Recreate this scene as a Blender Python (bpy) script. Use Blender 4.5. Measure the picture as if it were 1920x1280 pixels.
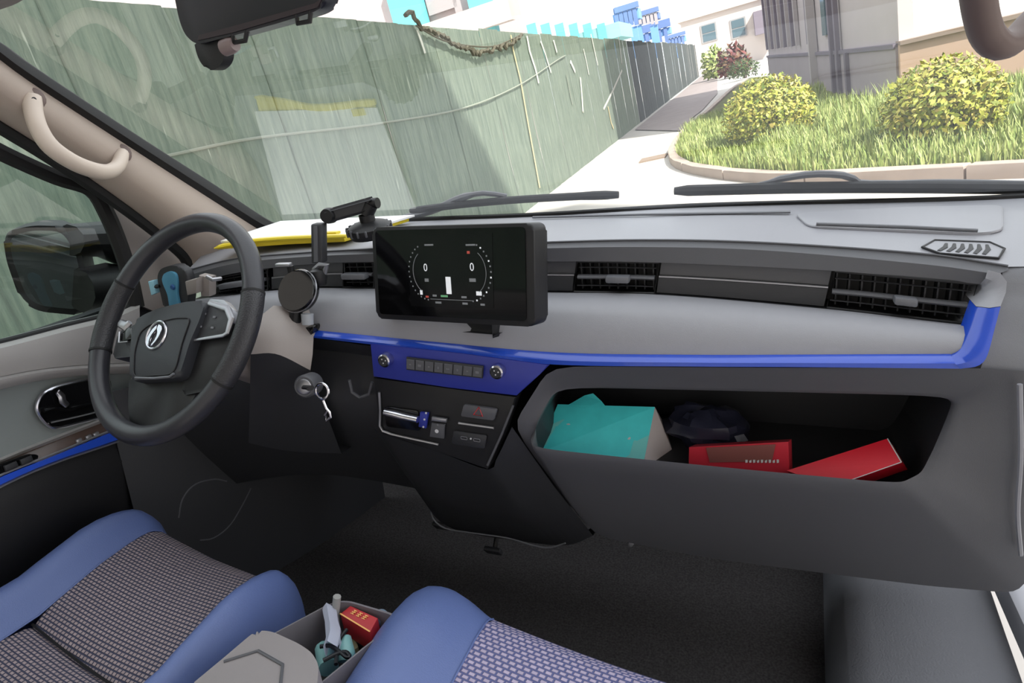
import bpy, bmesh, math, random
from mathutils import Vector as V, Matrix, noise
random.seed(7)
for o in list(bpy.data.objects): bpy.data.objects.remove(o)
SC = bpy.context.scene
COL = SC.collection

# ------------------------------------------------------------------ camera
CAM = V((0.45, 0.0, 1.08))          # eye point inside the van, metres above the cabin floor
FPX = 1200.0                        # focal length for a 1920 px wide frame
def _n(v): return v / v.length
_F = _n(V((1450-960, 150-640, FPX)))            # vehicle forward in lens axes (right, down, ahead)
_R = -V((-1980-960, 520-640, FPX)); _R = _n(_R - _F*_R.dot(_F))
_U = _R.cross(_F); _U = _U if _U.y < 0 else -_U
def _w(c): return V((_R.dot(c), _F.dot(c), _U.dot(c)))   # lens axes -> world
cx, cy, cz = _w(V((1,0,0))), -_w(V((0,1,0))), -_w(V((0,0,1)))
cam = bpy.data.cameras.new('camera'); cam.lens = FPX/1920*36; cam.sensor_width = 36; cam.clip_start = .02; cam.clip_end = 500
co = bpy.data.objects.new('camera', cam); COL.objects.link(co)
co.matrix_world = Matrix(((cx.x,cy.x,cz.x,CAM.x),(cx.y,cy.y,cz.y,CAM.y),(cx.z,cy.z,cz.z,CAM.z),(0,0,0,1)))
SC.camera = co
# the street: the van stands on a cross slope, so the street has axes of its own
_Fo = _n(V((1380-960, 90-640, FPX)))
_No = V((870, 3210, FPX)); _No = _n(_No - _Fo*_No.dot(_Fo)); _Uo = -_No
_Ro = _Fo.cross(_Uo); _Ro = _Ro if _Ro.x > 0 else -_Ro
OR, OF, OU = _w(_Ro), _w(_Fo), _w(_Uo)
GZ = -1.7                                        # street level below the eye
def O(x, y, z): return CAM + OR*x + OF*y + OU*z  # street coordinates -> world

# ------------------------------------------------------------------ world, sun, exposure
w = bpy.data.worlds.new('sky'); SC.world = w; w.use_nodes = True
bg = w.node_tree.nodes['Background']; bg.inputs[0].default_value = (.93,.96,1,1); bg.inputs[1].default_value = 1.6
sd = bpy.data.lights.new('sun','SUN'); sd.energy = 6.5; sd.angle = .009; sd.color = (1,.95,.86)
so = bpy.data.objects.new('sun', sd); COL.objects.link(so)
SUN = (OR*.8 + OF*-.76 + OU*1.0).normalized()
so.rotation_euler = SUN.to_track_quat('Z','Y').to_euler(); so.location = CAM + SUN*40
SC.view_settings.view_transform = 'Standard'; SC.view_settings.look = 'None'
SC.view_settings.exposure = 0.55; SC.view_settings.gamma = 1; SC.view_settings.use_curve_mapping = False

# ------------------------------------------------------------------ helpers
def ray(px, py):
    return _w(V(((px-960)/FPX, (py-640)/FPX, 1.0)))
def py_(px, py, Y): r = ray(px,py); return CAM + r*((Y-CAM.y)/r.y)
def pz(px, py, Z): r = ray(px,py); return CAM + r*((Z-CAM.z)/r.z)
def pX(px, py, X): r = ray(px,py); return CAM + r*((X-CAM.x)/r.x)
def pp(px, py, p0, n): r = ray(px,py); return CAM + r*((p0-CAM).dot(n)/r.dot(n))
def og(px, py, z=GZ):   # street coordinates of a picture point on a level
    r = ray(px,py); a = r.dot(OU); k = z/a; return V((r.dot(OR)*k, r.dot(OF)*k, z))
def ox(px, py, x):
    r = ray(px,py); k = x/r.dot(OR); return V((x, r.dot(OF)*k, r.dot(OU)*k))
def oy(px, py, y):
    r = ray(px,py); k = y/r.dot(OF); return V((r.dot(OR)*k, y, r.dot(OU)*k))

def srgb(r, g, b):
    f = lambda c: (c/255/12.92) if c/255 <= .04045 else ((c/255+.055)/1.055)**2.4
    return (f(r), f(g), f(b), 1)
MATS = {}
def mat(name, col, rough=.5, metal=0, bump=0, scale=300, var=0, vscale=6, emit=0, spec=.5, coat=0):
    if name in MATS: return MATS[name]
    m = bpy.data.materials.new(name); m.use_nodes = True; nt = m.node_tree; N = nt.nodes; L = nt.links
    b = N['Principled BSDF']; b.inputs['Base Color'].default_value = col
    b.inputs['Roughness'].default_value = rough; b.inputs['Metallic'].default_value = metal
    b.inputs['Specular IOR Level'].default_value = spec; b.inputs['Coat Weight'].default_value = coat
    if emit:
        b.inputs['Emission Color'].default_value = col; b.inputs['Emission Strength'].default_value = emit
    tc = N.new('ShaderNodeTexCoord')
    if bump:
        n = N.new('ShaderNodeTexNoise'); n.inputs['Scale'].default_value = scale; n.inputs['Detail'].default_value = 2
        L.new(tc.outputs['Object'], n.inputs['Vector'])
        bp = N.new('ShaderNodeBump'); bp.inputs['Strength'].default_value = bump; bp.inputs['Distance'].default_value = .002
        L.new(n.outputs['Fac'], bp.inputs['Height']); L.new(bp.outputs['Normal'], b.inputs['Normal'])
    if var:
        n = N.new('ShaderNodeTexNoise'); n.inputs['Scale'].default_value = vscale; n.inputs['Detail'].default_value = 5
        L.new(tc.outputs['Object'], n.inputs['Vector'])
        r = N.new('ShaderNodeValToRGB'); r.color_ramp.elements[0].position = .3; r.color_ramp.elements[1].position = .7
        r.color_ramp.elements[0].color = tuple(c*(1-var) for c in col[:3])+(1,)
        r.color_ramp.elements[1].color = tuple(min(1,c*(1+var)) for c in col[:3])+(1,)
        L.new(n.outputs['Fac'], r.inputs['Fac']); L.new(r.outputs['Color'], b.inputs['Base Color'])
    MATS[name] = m; return m
def glass(name, tint, ior):
    m = bpy.data.materials.new(name); m.use_nodes = True; nt = m.node_tree; N = nt.nodes; L = nt.links
    N.remove(N['Principled BSDF']); out = N['Material Output']
    t = N.new('ShaderNodeBsdfTransparent'); t.inputs[0].default_value = tint
    g = N.new('ShaderNodeBsdfGlossy'); g.inputs['Roughness'].default_value = 0
    ge = N.new('ShaderNodeNewGeometry'); dt = N.new('ShaderNodeVectorMath'); dt.operation = 'DOT_PRODUCT'
    L.new(ge.outputs['Normal'], dt.inputs[0]); L.new(ge.outputs['Incoming'], dt.inputs[1])
    def mth(op, *v):
        q = N.new('ShaderNodeMath'); q.operation = op
        for i, t_ in enumerate(v):
            if isinstance(t_, (int,float)): q.inputs[i].default_value = t_
            else: L.new(t_.outputs['Value'], q.inputs[i])
        return q
    # Schlick reflectance of a pane, the same from both sides
    f = mth('ADD', ior, mth('MULTIPLY', 1-ior, mth('POWER', mth('SUBTRACT', 1.0, mth('ABSOLUTE', dt)), 5.0)))
    x = N.new('ShaderNodeMixShader'); L.new(f.outputs[0], x.inputs[0]); L.new(t.outputs[0], x.inputs[1]); L.new(g.outputs[0], x.inputs[2])
    L.new(x.outputs[0], out.inputs['Surface']); MATS[name] = m; return m

class MB:
    """collects faces in world coordinates; build() links them as one mesh object"""
    def __init__(s): s.bm = bmesh.new()
    def poly(s, pts):
        vs = [s.bm.verts.new(p) for p in pts]; s.bm.faces.new(vs); return s
    def loft(s, lines, closed=False, cap=False):
        rows = [[s.bm.verts.new(p) for p in l] for l in lines]
        for a, b in zip(rows, rows[1:]):
            n = len(a)
            for i in range(n if closed else n-1):
                j = (i+1) % n
                try: s.bm.faces.new((a[i], a[j], b[j], b[i]))
                except ValueError: pass
        if cap:
            for r in (rows[0], rows[-1]):
                try: s.bm.faces.new(r)
                except ValueError: pass
        return s
    def prism(s, pts, d, bevel=0, seg=2):
        """outline pts pushed along vector d"""
        a = [s.bm.verts.new(p) for p in pts]; b = [s.bm.verts.new(p+d) for p in pts]; n = len(pts)
        fs = [s.bm.faces.new(a), s.bm.faces.new(b[::-1])]
        for i in range(n): fs.append(s.bm.faces.new((a[i], b[i], b[(i+1)%n], a[(i+1)%n])))
        if bevel:
            es = {e for f in fs[:2] for e in f.edges}
            bmesh.ops.bevel(s.bm, geom=list(es), offset=bevel, segments=seg, affect='EDGES', profile=.5, clamp_overlap=True)
        return s
    def box(s, c, sx, sy, sz, ax=V((1,0,0)), ay=V((0,1,0)), az=V((0,0,1)), bevel=0, seg=2):
        r = bmesh.ops.create_cube(s.bm, size=1)
        for v in r['verts']: v.co = c + ax*(v.co.x*sx) + ay*(v.co.y*sy) + az*(v.co.z*sz)
        if bevel:
            es = list({e for v in r['verts'] for e in v.link_edges})
            bmesh.ops.bevel(s.bm, geom=es, offset=bevel, segments=seg, affect='EDGES', profile=.5, clamp_overlap=True)
        return s
    def tube(s, pts, rad, n=10, closed=False, flat=1.0, up=None):
        """swept tube; rad a number or one per point; flat squashes it along up"""
        k = len(pts); rows = []; prev = None
        for i, p in enumerate(pts):
            if closed: t = pts[(i+1)%k]-pts[i-1]
            else: t = pts[min(i+1,k-1)]-pts[max(i-1,0)]
            t = t.normalized()
            ref = up if up is not None else (prev if prev is not None else (V((0,0,1)) if abs(t.z) < .9 else V((1,0,0))))
            u = (ref - t*ref.dot(t)).normalized(); v = t.cross(u); prev = u
            r = rad[i] if isinstance(rad, (list,tuple)) else rad
            rows.append([p + (u*math.cos(a)*flat + v*math.sin(a))*r for a in (2*math.pi*j/n for j in range(n))])
        if closed: rows.append(rows[0])
        s.loft(rows, closed=True, cap=not closed)
        if closed: bmesh.ops.remove_doubles(s.bm, verts=s.bm.verts, dist=1e-6)
        return s
    def lathe(s, prof, c, axis, n=24):
        """prof: list of (radius, height along axis)"""
        axis = axis.normalized(); u = axis.orthogonal().normalized(); v = axis.cross(u)
        rows = [[c + axis*h + (u*math.cos(a)+v*math.sin(a))*max(r,1e-5) for a in (2*math.pi*j/n for j in range(n))] for r, h in prof]
        return s.loft(rows, closed=True, cap=True)
    def solidify(s, t):
        g = bmesh.ops.solidify(s.bm, geom=list(s.bm.faces), thickness=t); return s
    def build(s, name, m, parent=None, smooth=40, **tags):
        bm = s.bm; bmesh.ops.recalc_face_normals(bm, faces=bm.faces)
        if parent is not None: org = ORG[parent.name]
        else:
            xs = [v.co for v in bm.verts]
            org = V(((min(v.x for v in xs)+max(v.x for v in xs))/2, (min(v.y for v in xs)+max(v.y for v in xs))/2, min(v.z for v in xs)))
        me = bpy.data.meshes.new(name)
        for v in bm.verts: v.co -= org
        bm.to_mesh(me); bm.free()
        me.materials.append(m if not isinstance(m, str) else MATS[m])
        if smooth:
            me.shade_smooth(); me.set_sharp_from_angle(angle=math.radians(smooth))
        o = bpy.data.objects.new(name, me); COL.objects.link(o)
        if parent is not None: o.parent = parent
        else: o.location = org
        ORG[o.name] = org
        tag(o, **tags); return o
ORG = {}
def tag(o, label=None, cat=None, group=None, kind=None):
    if label: o['label'] = label
    if cat: o['category'] = cat
    if group: o['group'] = group
    if kind: o['kind'] = kind
    return o
def thing(name, loc, label=None, cat=None, group=None, kind=None):
    o = bpy.data.objects.new(name, None); COL.objects.link(o); o.location = loc; o.empty_display_size = .05
    ORG[o.name] = V(loc); return tag(o, label, cat, group, kind)
def crom(pts, n):
    """smooth curve through pts, n samples spread by length"""
    P = [pts[0]*2-pts[1]] + list(pts) + [pts[-1]*2-pts[-2]]; d = []
    for i in range(1, len(P)-2):
        a, b, c, e = P[i-1], P[i], P[i+1], P[i+2]
        for k in range(16):
            t = k/16; d.append(.5*((2*b)+(c-a)*t+(2*a-5*b+4*c-e)*t*t+(3*b-a-3*c+e)*t**3))
    d.append(P[-2]); return resamp(d, n)
def resamp(d, n):
    L = [0]
    for a, b in zip(d, d[1:]): L.append(L[-1]+(b-a).length)
    out = []; j = 0
    for i in range(n):
        t = L[-1]*i/(n-1)
        while j < len(L)-2 and L[j+1] < t: j += 1
        k = (t-L[j])/max(1e-9, L[j+1]-L[j]); out.append(d[j].lerp(d[j+1], min(1,max(0,k))))
    return out
def lineY(pts, n=40): return crom([py_(x,y,Y) for x,y,Y in pts], n)
def rect2(c, u, v, w, h, r, seg=5):
    """rounded rectangle outline in the plane u, v"""
    out = []
    for sx, sy, a0 in ((1,1,0),(-1,1,90),(-1,-1,180),(1,-1,270)):
        for k in range(seg+1):
            a = math.radians(a0+90*k/seg)
            out.append(c + u*(sx*(w/2-r)+r*math.cos(a)) + v*(sy*(h/2-r)+r*math.sin(a)))
    return out
def rounded(pts, r, seg=4):
    """round the corners of a 3D polygon"""
    out = []; n = len(pts)
    for i in range(n):
        p, a, b = pts[i], pts[i-1], pts[(i+1)%n]
        ra = min(r, (a-p).length*.45); rb = min(r, (b-p).length*.45)
        s, e = p+(a-p).normalized()*ra, p+(b-p).normalized()*rb
        for k in range(seg+1):
            t = k/seg; out.append(s*(1-t)**2+p*(2*t*(1-t))+e*t*t)
    return out
def text(s, size, m, parent, c, u, v, name='lettering', d=.0004):
    cu = bpy.data.curves.new('t','FONT'); cu.body = s; cu.size = size; cu.align_x = 'CENTER'; cu.align_y = 'CENTER'
    cu.resolution_u = 3
    t = bpy.data.objects.new('t', cu); COL.objects.link(t); dg = bpy.context.evaluated_depsgraph_get()
    me = bpy.data.meshes.new_from_object(t.evaluated_get(dg)); bpy.data.objects.remove(t)
    org = ORG[parent.name]; wn = u.cross(v)
    for q in me.vertices: q.co = c + u*q.co.x + v*q.co.y + wn*d - org
    me.materials.clear(); me.materials.append(m); me.name = name
    o = bpy.data.objects.new(name, me); COL.objects.link(o); o.parent = parent; ORG[o.name] = org; return o
def copy_part(o, parent, off):
    c = o.copy(); COL.objects.link(c); c.parent = parent; c.location = o.location + off; ORG[c.name] = ORG[o.name]; return c

# ------------------------------------------------------------------ materials
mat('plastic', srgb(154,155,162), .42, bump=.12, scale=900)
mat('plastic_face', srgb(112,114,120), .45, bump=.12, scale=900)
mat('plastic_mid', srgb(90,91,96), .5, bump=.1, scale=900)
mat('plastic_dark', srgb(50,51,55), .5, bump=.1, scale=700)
mat('plastic_black', srgb(22,22,25), .5, bump=.08, scale=700)
mat('column', srgb(160,152,148), .5, bump=.1, scale=800)
mat('beige', srgb(176,162,152), .55, bump=.1, scale=900)
mat('beige_handle', srgb(206,192,180), .45)
mat('brown_handle', srgb(112,96,92), .5)
mat('blue', srgb(40,80,198), .22, coat=.6)
mat('blue_deep', srgb(50,60,158), .4)
mat('gloss_black', srgb(16,16,18), .12)
mat('rubber', srgb(18,18,20), .7)
mat('chrome', srgb(215,215,222), .18, metal=1)
mat('silver', srgb(175,175,180), .35, metal=.8)
mat('leather', srgb(46,46,50), .4, bump=.5, scale=420)
mat('leather_smooth', srgb(50,50,56), .34, bump=.1, scale=500)
mat('hub', srgb(50,52,58), .5, bump=.1, scale=900)
mat('carpet', srgb(58,56,57), .95, bump=1, scale=260, var=.5, vscale=220)
mat('vinyl', srgb(94,112,164), .42, bump=.25, scale=500)
mat('door_grey', srgb(122,128,128), .55, bump=.1, scale=800)
mat('door_light', srgb(166,163,162), .5, bump=.1, scale=800)
mat('door_brown', srgb(88,72,66), .15)
mat('arm', srgb(146,140,141), .5, bump=.1, scale=800)
mat('white_paper', srgb(240,240,240), .6)
mat('yellow', srgb(232,208,40), .4)
mat('teal', srgb(84,242,250), .45, var=.06, vscale=30)
mat('teal_light', srgb(130,232,232), .45)
mat('carton_grey', srgb(206,198,198), .6)
mat('red', srgb(222,30,52), .35)
mat('red_dull', srgb(214,52,70), .45)
mat('brown_print', srgb(140,84,80), .5)
mat('gold', srgb(250,190,110), .4)
mat('navy_bag', srgb(44,46,64), .3, bump=.5, scale=60)
mat('cyan_pad', srgb(90,160,195), .5)
mat('cyan_light', srgb(160,215,235), .5)
mat('mirror', (.8,.85,.85,1), .02, metal=1)
mat('screen', srgb(10,10,12), .06)
mat('lcd', srgb(14,14,16), .15)
mat('lit_white', (.8,.82,.85,1), .5, emit=.28)
mat('lit_dim', (.2,.21,.22,1), .5, emit=.15)
mat('lit_red', (.5,.08,.06,1), .5, emit=.2)
mat('lit_green', (.15,.4,.2,1), .5, emit=.2)
mat('print_white', srgb(225,225,228), .5)
mat('print_grey', srgb(120,120,126), .5)
mat('white_cloth', srgb(228,232,246), .7)
mat('cable_black', srgb(16,18,26), .45)
glass('windshield_glass', (.90,.92,.91,1), .20)
glass('side_glass', (.55,.62,.60,1), .06)

def weave(name, c1, c2, sc):
    m = bpy.data.materials.new(name); m.use_nodes = True; nt = m.node_tree; N = nt.nodes; L = nt.links
    b = N['Principled BSDF']; b.inputs['Roughness'].default_value = .85
    tc = N.new('ShaderNodeTexCoord'); mp = N.new('ShaderNodeMapping'); mp.inputs['Scale'].default_value = (sc,sc,0)
    mp.inputs['Rotation'].default_value = (0,0,math.radians(8))
    L.new(tc.outputs['Object'], mp.inputs['Vector'])
    vr = N.new('ShaderNodeTexBrick'); vr.inputs['Scale'].default_value = 1; vr.offset = .5
    vr.inputs['Brick Width'].default_value = 1.15; vr.inputs['Row Height'].default_value = .8; vr.inputs['Mortar Size'].default_value = .2; vr.inputs['Mortar Smooth'].default_value = .6
    vr.inputs['Color1'].default_value = c1; vr.inputs['Color2'].default_value = tuple(x*.85 for x in c1[:3])+(1,); vr.inputs['Mortar'].default_value = c2
    L.new(mp.outputs[0], vr.inputs['Vector']); L.new(vr.outputs['Color'], b.inputs['Base Color'])
    bp = N.new('ShaderNodeBump'); bp.inputs['Strength'].default_value = .8; bp.inputs['Distance'].default_value = .002; bp.invert = True
    L.new(vr.outputs['Fac'], bp.inputs['Height']); L.new(bp.outputs[0], b.inputs['Normal']); MATS[name] = m
weave('mesh_fabric', srgb(174,158,160), srgb(60,64,88), 130)
weave('mesh_fabric_b', srgb(190,178,204), srgb(92,98,146), 105)

# ================================================================== THE SETTING
# cabin floor, firewall and ceiling
m = MB(); m.box(V((0,.35,-.03)), 1.8, 2.3, .06); floor = m.build('floor', 'carpet', kind='structure', label='dark carpet on the cabin floor of the van')
m = MB(); m.box(V((0,1.50,.36)), 1.9, .05, .72); m.build('wall_front', 'plastic_black', kind='structure', label='dark firewall closing the footwell')
m = MB(); m.box(V((0,-.35,1.56)), 1.7, 1.62, .05, bevel=.02); m.build('ceiling', mat('headliner', srgb(200,196,190), .9), kind='structure', label='pale headliner of the cabin')

# windshield: 37 degrees, from the cowl to the header
GB = V((0,1.30,.86)); GS = V((0,-.8,.6)); GN = V((0,.6,.8))
def gl(x, s): return V((x,0,0)) + GB + GS*s
m = MB(); nx = 12
rows = []
for i in range(9):
    s = -.03 + (1.10)*i/8; hw = .88 - .10*i/8
    rows.append([gl(-hw + 2*hw*k/nx + .03, s) for k in range(nx+1)])
m.loft(rows); win = m.build('window_1', 'windshield_glass', smooth=60, kind='structure', label='large raked windshield with faint reflections of the dashboard')
# black band at the foot of the glass
base_px = [(520,428),(640,419),(760,411),(1000,402),(1270,386),(1500,379),(1780,373),(1935,366)]
bl = crom([py_(x,y,1.30) for x,y in base_px], 50)
m = MB(); m.tube([p + V((0,0,-.004)) for p in bl], .008, 8); m.build('rubber_seal', 'rubber', win)

# driver side pillar
def pil(px, py, X): return pX(px, py, X)
up = [(-60,42),(0,80),(60,124),(250,250),(400,346),(510,417),(552,428)]
lo = [(-60,72),(0,112),(60,156),(230,267),(390,370),(475,424),(500,440)]
c1 = crom([pil(x,y,-.70) for x,y in up], 30); c2 = crom([pil(x,y,-.705) for x,y in lo], 30)
mid = crom([pil(x,y,-.715) for x,y in [(-60,130),(0,172),(100,240),(240,335),(340,405),(420,455),(450,468)]], 30)
bot = crom([pil(x,y,-.765) for x,y in [(-60,185),(0,226),(90,282),(185,346),(270,408),(345,470),(362,500)]], 30)
def prep(l, d): return [l[0]+(l[0]-l[3]).normalized()*d] + l
c1, c2, mid, bot = (prep(l, .42) for l in (c1, c2, mid, bot))   # on up to the header
m = MB(); m.loft([c2, [a.lerp(b,.5)+V((.014,-.01,.004)) for a,b in zip(c2,mid)], [p+V((.012,-.008,0)) for p in mid], [a.lerp(b,.55)+V((.012,-.008,0)) for a,b in zip(mid,bot)], bot, [p+V((-.05,.02,0)) for p in bot]])
pl = m.build('trim_1', 'beige', smooth=70, kind='structure', label='beige windshield pillar trim above the driver door')
m = MB(); m.loft([[p+V((-.02,.02,0)) for p in c1], c1, [a.lerp(b,.5)+V((.01,-.01,0)) for a,b in zip(c1,c2)], c2]); m.build('rubber_seal', 'rubber', pl)
m = MB(); m.tube([p+V((-.012,.004,-.008)) for p in bot], .014, 8); m.build('door_seal', 'rubber', pl)
# passenger side pillar, mostly outside the frame
m = MB()
pr = [V((.97,1.36,.84)), V((.945,1.1,1.04)), V((.905,.8,1.27)), V((.87,.5,1.50))]
m.tube(crom(pr, 16), .045, 10, flat=1.2); m.build('trim_2', 'beige', kind='structure', label='beige windshield pillar trim on the passenger side')

# driver door
XD = -.82
door = thing('door_1', (XD,.6,0), 'grey driver door with blue strip, handle and window', kind='structure')
def dl(pts, X, n=16, back=.9):   # a line along the door, carried on rearwards
    l = crom([pX(x,y,X) for x,y in pts], n); return ([l[0]+V((0,-back,.02))] if back else []) + l
sill = [(-160,680),(0,645),(120,614),(200,594),(262,568)]
l1 = [(-160,742),(0,706),(90,690),(190,682),(262,680)]
l1b = [(-160,764),(0,722),(90,703),(190,694),(262,692)]
l2 = [(-160,930),(0,858),(100,818),(190,783),(262,756)]
m = MB(); m.loft([dl([(x,y-10) for x,y in sill], -.85), dl(sill,-.825), dl([(x,y+8) for x,y in sill],-.805), dl([(x,(y+b)/2+4) for (x,y),(_,b) in zip(sill,l1)],-.80), dl(l1,-.812)]); m.build('upper_panel', 'door_light', door, smooth=60)
m = MB(); m.loft([dl(l1,-.815), dl([(x,y+6) for x,y in l1],-.798), dl(l1b,-.80), dl([(x,y+8) for x,y in l1b],-.822)]); m.build('ridge', 'door_light', door, smooth=60)
m = MB(); m.loft([dl([(x,y+4) for x,y in l1b],-.822), dl([(x,(y*.5+b*.5)) for (x,y),(_,b) in zip(l1b,l2)],-.826), dl(l2,-.815)]); m.build('middle_panel', 'door_grey', door, smooth=60)
l2b = [(x,y+10) for x,y in l2]; l3 = [(-160,968),(0,892),(100,852),(190,815),(262,786)]
m = MB(); m.loft([dl(l2,-.815), dl([(x,y+5) for x,y in l2],-.80), dl(l2b,-.812)]); m.build('ledge', 'door_light', door, smooth=60)
m = MB(); m.loft([dl(l2b,-.812), dl(l3,-.80)]); m.build('switch_panel', 'door_brown', door)
m = MB(); m.prism(rounded([pX(x,y,-.803) for x,y in [(-40,882),(0,868),(52,850),(72,852),(62,866),(0,892),(-40,910)]], .008), V((.006,0,0)), .002); sw = m.build('switch_block', 'gloss_black', door)
for a, b in (((4,873),(28,864)),((34,862),(56,853))):
    m = MB(); m.prism([pX(a[0],a[1],-.796), pX(b[0],b[1],-.796), pX(b[0]+4,b[1]+9,-.796), pX(a[0]+4,a[1]+10,-.796)], V((.006,0,0)), .002); m.build('window_switch', 'plastic_dark', sw)
for a in (148,166,180):
    y = 858-.386*a*.97+ 22
    m = MB(); c = pX(a, y+2, -.80); m.box(c, .006, .012, .010, bevel=.002); m.build('switch', 'silver', door)
l4 = [(-160,1000),(0,912),(100,868),(200,834),(262,812)]
m = MB(); m.loft([dl(l3,-.803), dl([(x,y+3) for x,y in l3],-.79), dl([(x,y-3) for x,y in l4],-.788), dl(l4,-.80)]); m.build('blue_strip', 'blue', door, smooth=50)
m = MB(); m.tube(dl([(x,y-1) for x,y in l3],-.794), .0022, 6); m.build('chrome_line', 'silver', door)
m = MB(); m.tube(dl([(x,y+1) for x,y in l4],-.794), .0022, 6); m.build('chrome_line', 'silver', door)
low = [(-160,1400),(0,1300),(200,1150),(330,1060)]
m = MB(); m.loft([dl(l4,-.802), dl([(x,y+40) for x,y in l4],-.79), dl([(-160,1180),(0,1075),(150,985),(300,915)],-.80), dl(low,-.83)]); m.build('lower_panel', 'plastic_black', door, smooth=60)
m = MB(); m.box(V((-.865,.25,.40)), .03, 1.7, .74); m.build('door_skin', 'plastic_dark', door)
# inner handle
hz = [(67,762),(78,738),(100,726),(150,714),(205,704),(205,778),(150,792),(110,802),(92,800),(74,780)]
hb = rounded([pX(x,y,-.812) for x,y in hz], .02, 5)
m = MB(); m.tube(hb, .0035, 8, closed=True); hnd = m.build('handle_bezel', 'chrome', door)
m = MB(); m.prism(hb, V((-.004,0,0))); m.build('handle_cup', 'gloss_black', door)
m = MB(); m.tube([pX(x,y,-.803) for x,y in [(108,734),(116,742),(118,752),(126,760)]], [.005,.007,.007,.006], 8, flat=.6); m.build('lock_lever', 'chrome', door)
m = MB(); m.tube(dl([(82,770),(104,765),(125,768),(150,762),(205,748)],-.806, 16, 0), .004, 8); m.build('handle_lever', 'gloss_black', door)
m = MB(); m.tube(dl([(96,792),(150,780),(205,766)],-.808, 16, 0), .0016, 6); m.build('handle_edge', 'silver', door)
# door window frame and mirror corner
m = MB(); fr = crom([pX(x,y,-.83) for x,y in [(-160,190),(-60,250),(0,285),(100,330),(170,355),(200,400),(225,460),(244,520),(256,575)]], 40); fr = [fr[0]+V((.05,-.8,.30)), fr[0]+V((.04,-.4,.28))] + fr
m.tube(fr, .016, 8); m.build('window_frame', 'rubber', door)
m = MB(); m.tube(dl(sill,-.835), .009, 8); m.build('window_sill', 'rubber', door)
m = MB(); m.prism([pX(x,y,-.835) for x,y in [(205,380),(330,470),(365,540),(330,600),(262,572),(245,500)]], V((-.01,0,0))); m.build('corner_panel', 'column', door)
dg = MB(); dg.loft([dl([(-160,700),(0,662),(120,630),(262,585)],-.845), dl([(-160,180),(0,272),(120,340),(190,360)],-.845)]); dg.build('window_2', 'side_glass', None, kind='structure', label='tinted window glass of the driver door')

# exterior door mirror
dm = thing('door_mirror', pX(60,590,-1.12), 'black exterior mirror outside the driver door window', 'mirror')
mo = [(-70,432),(0,440),(60,424),(120,428),(158,500),(166,560),(150,586),(70,580),(38,560),(22,520),(8,490),(-70,470)]
pm = V((-1.12,.78,.8)); 
mp_ = [pX(x,y,-1.05) for x,y in [(18,440),(60,428),(118,430),(146,470),(164,556),(152,584),(74,576),(46,560),(20,470)]]
mc = sum(mp_, V((0,0,0)))/len(mp_); mn = V((.62,-.78,-.05)).normalized()
mo3 = [pp(x,y,mc,mn) for x,y in [(4,436),(60,422),(122,424),(152,470),(172,556),(158,592),(72,584),(38,564),(12,490)]]
m = MB(); m.prism(rounded(mo3,.02), -mn*.07, .012, 3); m.build('housing', 'plastic_black', dm)
m = MB(); m.prism(rounded([pp(x,y,mc+mn*.002,mn) for x,y in [(18,444),(60,431),(116,433),(142,472),(160,554),(150,580),(76,573),(50,556),(24,486)]],.018), mn*.002); m.build('mirror_glass', mat('mirror_glass', (.45,.5,.5,1), .03, metal=1), dm)
m = MB(); m.tube([pX(x,y,-1.0) for x,y in [(130,450),(190,448),(240,470)]], [.05,.06,.06], 10, flat=.7); m.tube([pX(x,y,-1.0) for x,y in [(150,545),(200,540),(245,545)]], [.05,.06,.06], 10); m.build('mirror_arm', 'plastic_black', dm)

# ================================================================== STREET
mat('asphalt', srgb(198,192,186), .9, var=.06, vscale=1.5)
mat('paving_shade', srgb(150,138,136), .9, var=.1, vscale=2)  # path grey: the shade lying on the path is put into this colour
mat('kerbstone', srgb(176,160,150), .9, var=.08, vscale=3)
mat('soil', srgb(96,100,56), 1, var=.3, vscale=3)
def quad(name, pts, m_, **t):
    q = MB(); q.poly([O(*p) for p in pts]); return q.build(name, m_, smooth=0, **t)
quad('road', [(-40,-30,GZ),(60,-30,GZ),(60,140,GZ),(-40,140,GZ)], 'asphalt', kind='structure', label='pale sunlit concrete yard in front of the van')
z = GZ+.03
quad('path', [tuple(og(x,y,z)) for x,y in [(1190,243),(1322,137),(1345,137),(1345,175),(1318,205),(1296,222),(1285,245)]], 'paving_shade', kind='structure', label='paved path running along the fence, its grey painted in as shade')
m = MB(); c = og(1225,295,GZ+.03); m.box(O(c.x,c.y,GZ+.015), .55,.5,.03, OR,OF,OU); m.build('drain_cover', mat('drain', srgb(150,132,118), .8), label='small square drain cover on the bright yard', cat='drain cover')

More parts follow.
